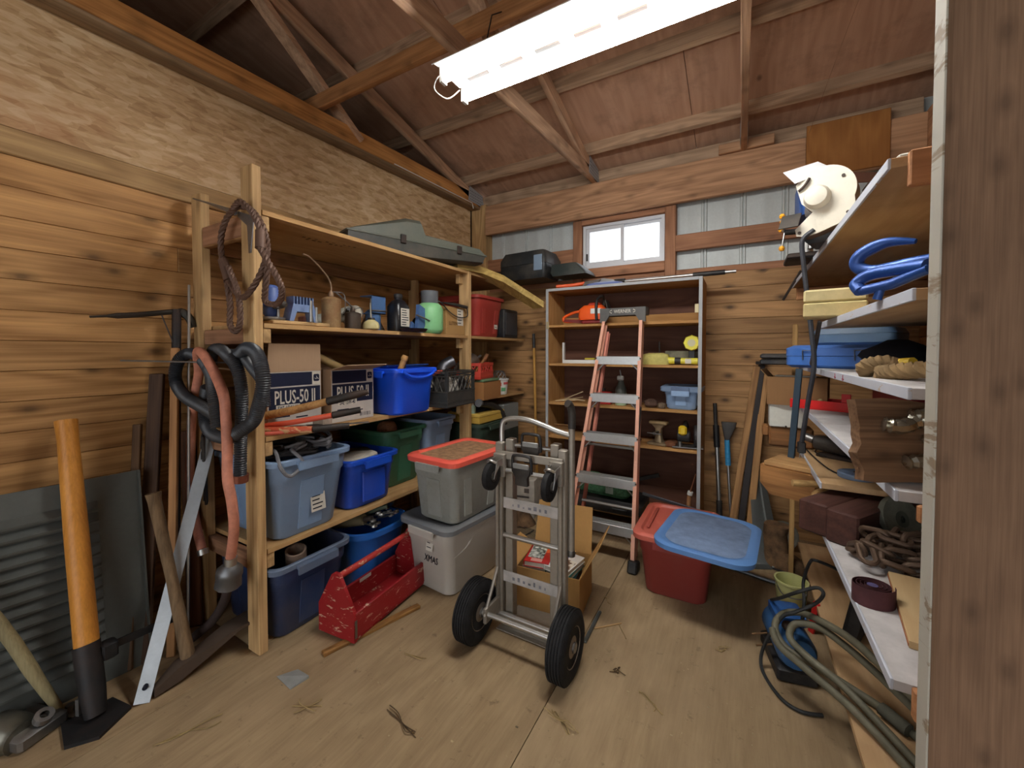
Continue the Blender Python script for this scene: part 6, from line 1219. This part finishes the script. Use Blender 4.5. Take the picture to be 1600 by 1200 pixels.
B().prism([(x, z) for x, z in out], -.016, .012, M=TR((0, 0, .004), (90, 0, 0))).build('board', wood((134, 104, 78), (92, 66, 46), 'X', 1.6, .5, .6), c)
so = metal((196, 192, 176), .25, 1, .1)
for pts, r in (([(-.05, -.02, .125), (-.02, -.03, .12), (.02, -.028, .135), (.06, -.03, .12), (.10, -.025, .13)], .010), ([(.0, -.025, .145), (.03, -.032, .14), (.05, -.03, .11), (.03, -.03, .085)], .008), ([(.05, -.03, .13), (.075, -.034, .10), (.06, -.03, .075), (.10, -.03, .07)], .008), ([(.02, -.028, .10), (.05, -.03, .08), (.085, -.03, .09)], .006), ([(-.02, -.025, .045), (.02, -.03, .05), (.06, -.03, .042), (.105, -.026, .05)], .009), ([(.01, -.028, .14), (.04, -.03, .155), (.09, -.028, .15)], .006)):
    P = cat_rom(pts, 6); B().tube(P, [1.55*r*(.65+.5*abs(math.sin(i*1.7))) for i in range(len(P))], 8).build('silver_scroll', so, c)
# --- fifth shelf and far end
c = thing('wood_block', 'brown notched wooden block under the white foam slab', 'block', (.24, 2.66, .7855), 0); slab('block', (-.10, -.05, 0), (.10, .07, .11), wood((150, 104, 62), (116, 76, 42), 'X', 1, .2), c, .01); slab('ear', (-.13, -.03, .05), (-.10, .05, .11), wood((150, 104, 62), (116, 76, 42), 'X', 1, .2), c, .006)
c = thing('foam_slab', 'square white foam slab on the brown wooden block', 'foam', (.24, 2.655, .896), 0); slab('slab', (-.10, -.06, 0), (.06, .06, .13), matte((220, 220, 208), .9, .08), c, .004); slab('notch_chip', (-.03, -.0605, -.0), (-.02, -.0602, .01), DARKST, c)
c = thing('jigsaw', 'black power tool lying under the fourth shelf edge', 'power tool', (.44, 2.46, .7855), -30); B().tube([(-.12, 0, .06), (-.02, 0, .06), (.10, 0, .055)], [.035, .045, .04], 14).build('body', BLACKP, c); slab('shoe', (-.10, -.05, 0), (.08, .05, .016), DARKST, c, .003); B().cyl((-.13, -.0, .07), (-.17, .0, .08), .02, n=12).build('collar', STEEL, c)
cord('thin black wire running across the fifth shelf', [(.36, 2.40, .80), (.33, 2.50, .80), (.36, 2.60, .805), (.30, 2.62, .80), (.34, 2.20, .79), (.42, 2.06, .79)], .003, BC, 6, 'thin_wire', 'wire')
c = thing('sanding_disc', 'blue round sanding disc lying on the fifth shelf', 'disc', (.42, 2.12, .7855), 0); B().lathe([(.0, 0), (.062, 0), (.064, .004), (.064, .018), (.06, .022), (.0, .022)], 28).build('disc', plastic((104, 124, 152), .6, .2), c); B().lathe([(.0, .022), (.012, .022), (.012, .025), (.0, .025)], 14).build('centre', DARKST, c)
WB = wood((178, 128, 78), (142, 96, 52), 'X', 1, .3)
c = thing('timber_stump', 'thick squared timber stump overhanging the sixth shelf far end', 'timber', (.235, 2.34, .6225), -24); B().loft([rrect(.18, .22, .025, 2, 0, .01), rrect(.24, .24, .03, 2, .05), rrect(.24, .24, .03, 2, .13)]).build('lower_block', WB, c); slab('upper_block', (-.10, -.10, .131), (.10, .10, .155), wood((190, 150, 100), (156, 114, 70), 'X', 1, .3), c, .004)
c = thing('wood_clamp', 'pale wooden clamp jaw with a hooked end', 'clamp', (.33, 2.14, .6225), 0); B().tube(cat_rom([(-.13, -.05, .115), (-.03, -.02, .115), (.05, 0, .11)], 4), [.014]*8+[.02], 10).build('handle', wood((196, 160, 104), (164, 124, 74), 'X', 2, 0), c); B().tube(cat_rom([(.0, -.02, .10), (-.05, -.06, .08), (-.04, -.09, .05), (.02, -.09, .04), (.08, -.05, .045)], 5), .016, 8).build('hook', wood((186, 150, 96), (156, 116, 70), 'X', 2, 0), c); slab('foot', (.0, -.05, 0), (.10, .03, .10), wood((176, 138, 86), (146, 108, 62), 'X', 2, 0), c, .01)
leaner('steel_bar', 'dark blue-grey steel bar hanging in front of the shelves', 'bar', (.19, 2.053, .854), (.214, 2.06, 1.232), .024, .01, metal((64, 82, 96), .5, .7), (-.5, -1, 0))
# --- sixth shelf: timbers, chain, belt
dirv = Vector((.55, .835, 0)); sidev = Vector((.835, -.55, 0))
for k, lab in ((0, 'left of two dark brown stained timbers jutting from the sixth shelf'), (1, 'right of two dark brown stained timbers jutting from the sixth shelf')):
    o = slab('stained_timber', (0, 0, 0), (.098, .52, .118), wood((88, 58, 50), (64, 40, 36), 'Y', 1, .2, .5, .05), None, .006); tag(o, lab, 'timber', 'stained timbers'); o.matrix_local = Matrix.Translation(Vector((.20, 1.875, .6225))+sidev*.0995*k-dirv*.02*k) @ Matrix.Rotation(R(-33.4), 4, 'Z')
c = thing('grinding_wheel', 'grey-green grinding wheel leaning behind the chain pile', 'grinding wheel', (.50, 1.92, .704), 0, rot=(72, 0, 40)); B().lathe([(.012, -.01), (.078, -.01), (.08, 0), (.078, .01), (.012, .01)], 28, caps=(0, 0)).build('wheel', matte((118, 118, 104), .8, .2), c); B().lathe([(.012, -.0105), (.028, -.0105), (.028, .0105), (.012, .0105)], 16, caps=(0, 0)).build('label_ring', matte((80, 84, 74)), c)
CH = thing('steel_chain', 'pile of rusty heavy chain on the sixth shelf', 'chain', (.42, 1.70, .623), 0)
CM = metal((112, 92, 76), .55, .7, .5, (86, 62, 46))
lk = [(.0185*math.cos(a)+(.019 if math.cos(a) > 0 else -.019), .0185*math.sin(a), 0) for a in [2*math.pi*i/14 for i in range(14)]]
l0 = None; rnd = random.Random(9)
path = cat_rom([(-.075, -.11, .012), (-.07, -.07, .05), (-.085, -.0, .03), (-.04, .06, .03), (.04, .09, .035), (.12, .08, .04), (.14, .02, .035), (.06, .01, .05), (-.02, .02, .06), (-.05, -.03, .065), (.0, -.05, .05), (.08, -.04, .055), (.13, -.07, .04), (.05, -.08, .03), (-.03, -.07, .035), (.02, .05, .075), (.08, .04, .08), (.02, .0, .085), (-.04, .04, .075)], 40)
acc = 0; i0 = path[0]; kk_ = 0
for a, b_ in zip(path, path[1:]):
    acc += (b_-a).length
    if acc >= .052:
        acc = 0; d = (b_-a).normalized()
        if l0 is None: l0 = B().tube(lk, .0082, 8, True).build('link', CM, CH); o = l0
        else: o = clone(l0, CH)
        o.location = b_; q = d.to_track_quat('X', 'Z') @ Euler((R(90 if kk_ % 2 else 0)+rnd.uniform(-.5, .5), rnd.uniform(-.2, .2), 0)).to_quaternion(); o.rotation_euler = q.to_euler(); kk_ += 1
c = thing('plywood_offcut', 'pale plywood offcut lying at the near end of sixth shelf', 'board', (.46, 1.42, .6225), -8); slab('board', (-.09, -.20, 0), (.20, .17, .018), plywood((206, 180, 136), (184, 152, 108), 'Y', .1), c, .001); slab('edge_ply', (-.0915, -.20, .004), (-.0901, .17, .012), wood((170, 110, 70), (140, 86, 54), 'Y', 1, 0), c, .0003)
c = thing('sanding_belt', 'rolled purple-brown sanding belt standing on sixth shelf', 'sanding belt', (.318, 1.415, .6225), 20)
sp = []
for i in range(90): a = i*.28; r = .014+.036*i/89; sp.append((r*math.cos(a), r*math.sin(a)*.85))
b = B(); n = len(sp); vs = [(x, y, z) for z in (0, .05) for x, y in sp]+[(x*.97, y*.97, z) for z in (0, .05) for x, y in sp]; fs = []
for i in range(n-1): fs += [(i, i+1, n+i+1, n+i), (2*n+i, 3*n+i, 3*n+i+1, 2*n+i+1), (n+i, n+i+1, 3*n+i+1, 3*n+i), (i, 2*n+i, 2*n+i+1, i+1)]
b.add(vs, fs).build('belt_roll', matte((96, 58, 62), .85, .15), c); B().lathe([(.0, .0), (.012, .0), (.012, .048), (.0, .048)], 14).build('core', matte((88, 80, 124), .8, .15), c)
# --- bottom shelf and floor
c = thing('saw_case', 'black hard case leaning under the sixth shelf', 'case', (.46, 2.22, .151), 0, rot=(0, 10, -20)); B().box((-.03, -.2, 0), (.03, .2, .36), bev=.012).build('shell', BLACKP, c); slab('tan_panel', (-.0325, -.15, .06), (-.0305, .05, .3), matte((150, 124, 88)), c); B().cyl((-.04, .1, .2), (-.03, .1, .2), .03, n=16).build('dial', DARKST, c)
c = thing('brown_boot', 'crumpled brown leather work boot on floor by the strip', 'boot', (.25, 2.86, 0), 70); lb = matte((128, 98, 68), .8, .3, 18); B().loft([rrect(.09, .24, .04, 4, 0), rrect(.10, .25, .045, 4, .02), rrect(.095, .23, .045, 4, .06), rrect(.09, .13, .04, 4, .11, 0, .05), rrect(.10, .12, .04, 4, .20, 0, .06), rrect(.11, .13, .04, 4, .26, 0, .05)]).build('upper', lb, c); B().loft([rrect(.095, .25, .04, 4, -.0005), rrect(.102, .258, .045, 4, .004), rrect(.10, .255, .045, 4, .015)]).build('sole', BLACKP, c)
c = thing('abrasive_disc', 'large grey felt disc leaning low at the back wall', 'disc', (.25, 3.17, .085), 0, rot=(55, 0, -30)); B().lathe([(.0, -.006), (.095, -.006), (.10, 0), (.095, .006), (.0, .006)], 28).build('disc', matte((116, 112, 100), .9, .15), c); B().lathe([(.0, .006), (.02, .006), (.02, .009), (.0, .009)], 14).build('hub', matte((90, 86, 78)), c)
c = thing('yellow_pail', 'pale yellow plastic pail on the floor beneath the shelves', 'pail', (.235, 2.42, 0)); yp = plastic((206, 206, 140), .45, .15); B().lathe([(.055, 0), (.058, .004), (.07, .15), (.074, .152), (.074, .16), (.066, .16), (.055, .008)], 22).build('pail', yp, c); B().tube(cat_rom([(-.07, 0, .15), (-.04, -.07, .11), (.04, -.07, .11), (.07, 0, .15)], 5), .003, 6).build('bail', STEEL, c)
c = thing('red_cup', 'small red plastic cup in front of the yellow pail', 'cup', (.185, 2.29, 0)); B().lathe([(.022, 0), (.03, .075), (.031, .076), (.028, .076), (.02, .004)], 18).build('cup', RT, c); B().lathe([(.0235, .02), (.0262, .022), (.0285, .05), (.026, .05)], 18, caps=(0, 0)).build('band', plastic((240, 110, 90), .4, .1), c)
leaner('red_strap', 'short red plastic handle leaning beside the yellow pail', 'handle', (.30, 2.28, .0), (.315, 2.25, .16), .026, .012, RT, (-1, -1, 0))
c = thing('air_compressor', 'small blue motor compressor with dark base on floor', 'compressor', (.185, 2.0, 0), 12); BM = metal((58, 108, 160), .35, .3, .1)
B().lathe([(.03, -.13), (.06, -.12), (.07, -.10), (.07, .10), (.06, .12), (.03, .13)], 24, M=AX('y', (0, 0, .12))).build('tank', BM, c); slab('base', (-.07, -.12, .0), (.07, .12, .055), BLACKP, c, .008); slab('top_box', (-.05, -.03, .175), (.06, .09, .215), metal((48, 100, 168), .4, .3), c, .006); B().lathe([(.02, 0), (.024, .006), (.02, .02)], 14, M=TR((-.02, -.07, .19))).build('cap', DARKST, c)
for y in (-.05, .02): B().cyl((-.07, y, .10), (-.13, y-.01, .09), .004, n=8).build('pin', metal((110, 80, 50), .5, .6), c)
HG = matte((112, 108, 90), .55, .12); c = thing('air_hose', 'grey-green air hose coiled over the blue compressor and bottom shelf', 'hose', (0, 0, 0))
B().tube(cat_rom([(.70, 1.30, .17), (.56, 1.45, .24), (.40, 1.62, .32), (.34, 1.72, .33), (.28, 1.84, .30), (.22, 1.95, .255), (.16, 1.93, .24), (.13, 1.86, .22), (.16, 1.80, .19), (.24, 1.76, .18), (.33, 1.72, .168), (.42, 1.66, .162), (.50, 1.55, .162)], 7), .0125, 10).build('loop', HG, c)
B().tube(cat_rom([(.72, 1.36, .17), (.56, 1.48, .21), (.40, 1.66, .27), (.33, 1.76, .28), (.27, 1.86, .265), (.20, 1.88, .245), (.175, 1.82, .22), (.22, 1.76, .205), (.31, 1.68, .19), (.40, 1.56, .166), (.48, 1.40, .164)], 7), .0125, 10).build('loop', HG, c)
B().tube(cat_rom([(.12, 1.84, .22), (.14, 1.78, .2), (.22, 1.70, .19), (.32, 1.60, .178), (.42, 1.44, .164), (.46, 1.30, .164)], 7), .0125, 10).build('loop', HG, c)
B().tube([(.40, 1.655, .175), (.45, 1.60, .172)], .02, 10).build('tape_wrap', matte((96, 94, 80)), c)
cord('black electric cord looping up in front of the yellow pail', [(.13, 2.06, .22), (.15, 1.936, .3), (.198, 1.857, .38), (.261, 1.87, .41), (.278, 1.85, .40), (.256, 1.88, .34), (.196, 1.88, .29), (.155, 1.89, .25), (.10, 1.92, .10), (.09, 1.90, .012), (.14, 1.78, .008), (.20, 1.74, .008), (.27, 1.76, .008)], .0065, matte((52, 54, 54), .5))
cord('dark electric cord arching down from the black saw case', [(.46, 2.10, .34), (.36, 1.98, .44), (.264, 1.90, .50), (.251, 1.982, .45), (.236, 2.015, .35), (.233, 1.957, .3), (.225, 1.93, .24)], .006, matte((44, 46, 46), .5))
c = thing('green_canister', 'dark green rounded canister under the sixth shelf', 'canister', (.52, 1.36, .151)); B().lathe([(.05, 0), (.055, .006), (.055, .11), (.03, .13)], 18).build('body', plastic((56, 84, 66), .4, .2), c); B().lathe([(.018, .13), (.018, .145), (.01, .15)], 12).build('cap', BLACKP, c)
c = thing('grey_cylinder', 'grey steel cylinder lying under the sixth shelf', 'cylinder', (.60, 1.60, .17), 20); B().cyl((-.1, 0, .03), (.1, .02, .03), .045, n=18).build('body', metal((110, 104, 98), .5, .8, .2), c); B().lathe([(.046, -.006), (.05, 0), (.046, .006)], 18, M=AX('x', (-.06, 0, .03))).build('band', DARKST, c)
cord('thin orange-brown cobweb string from roof to the gusset panel', [(.36, 3.2, 2.70), (.44, 2.5, 2.9), (.52, 1.9, 3.05)], .0012, matte((170, 130, 100)), 4, 'string', 'string')
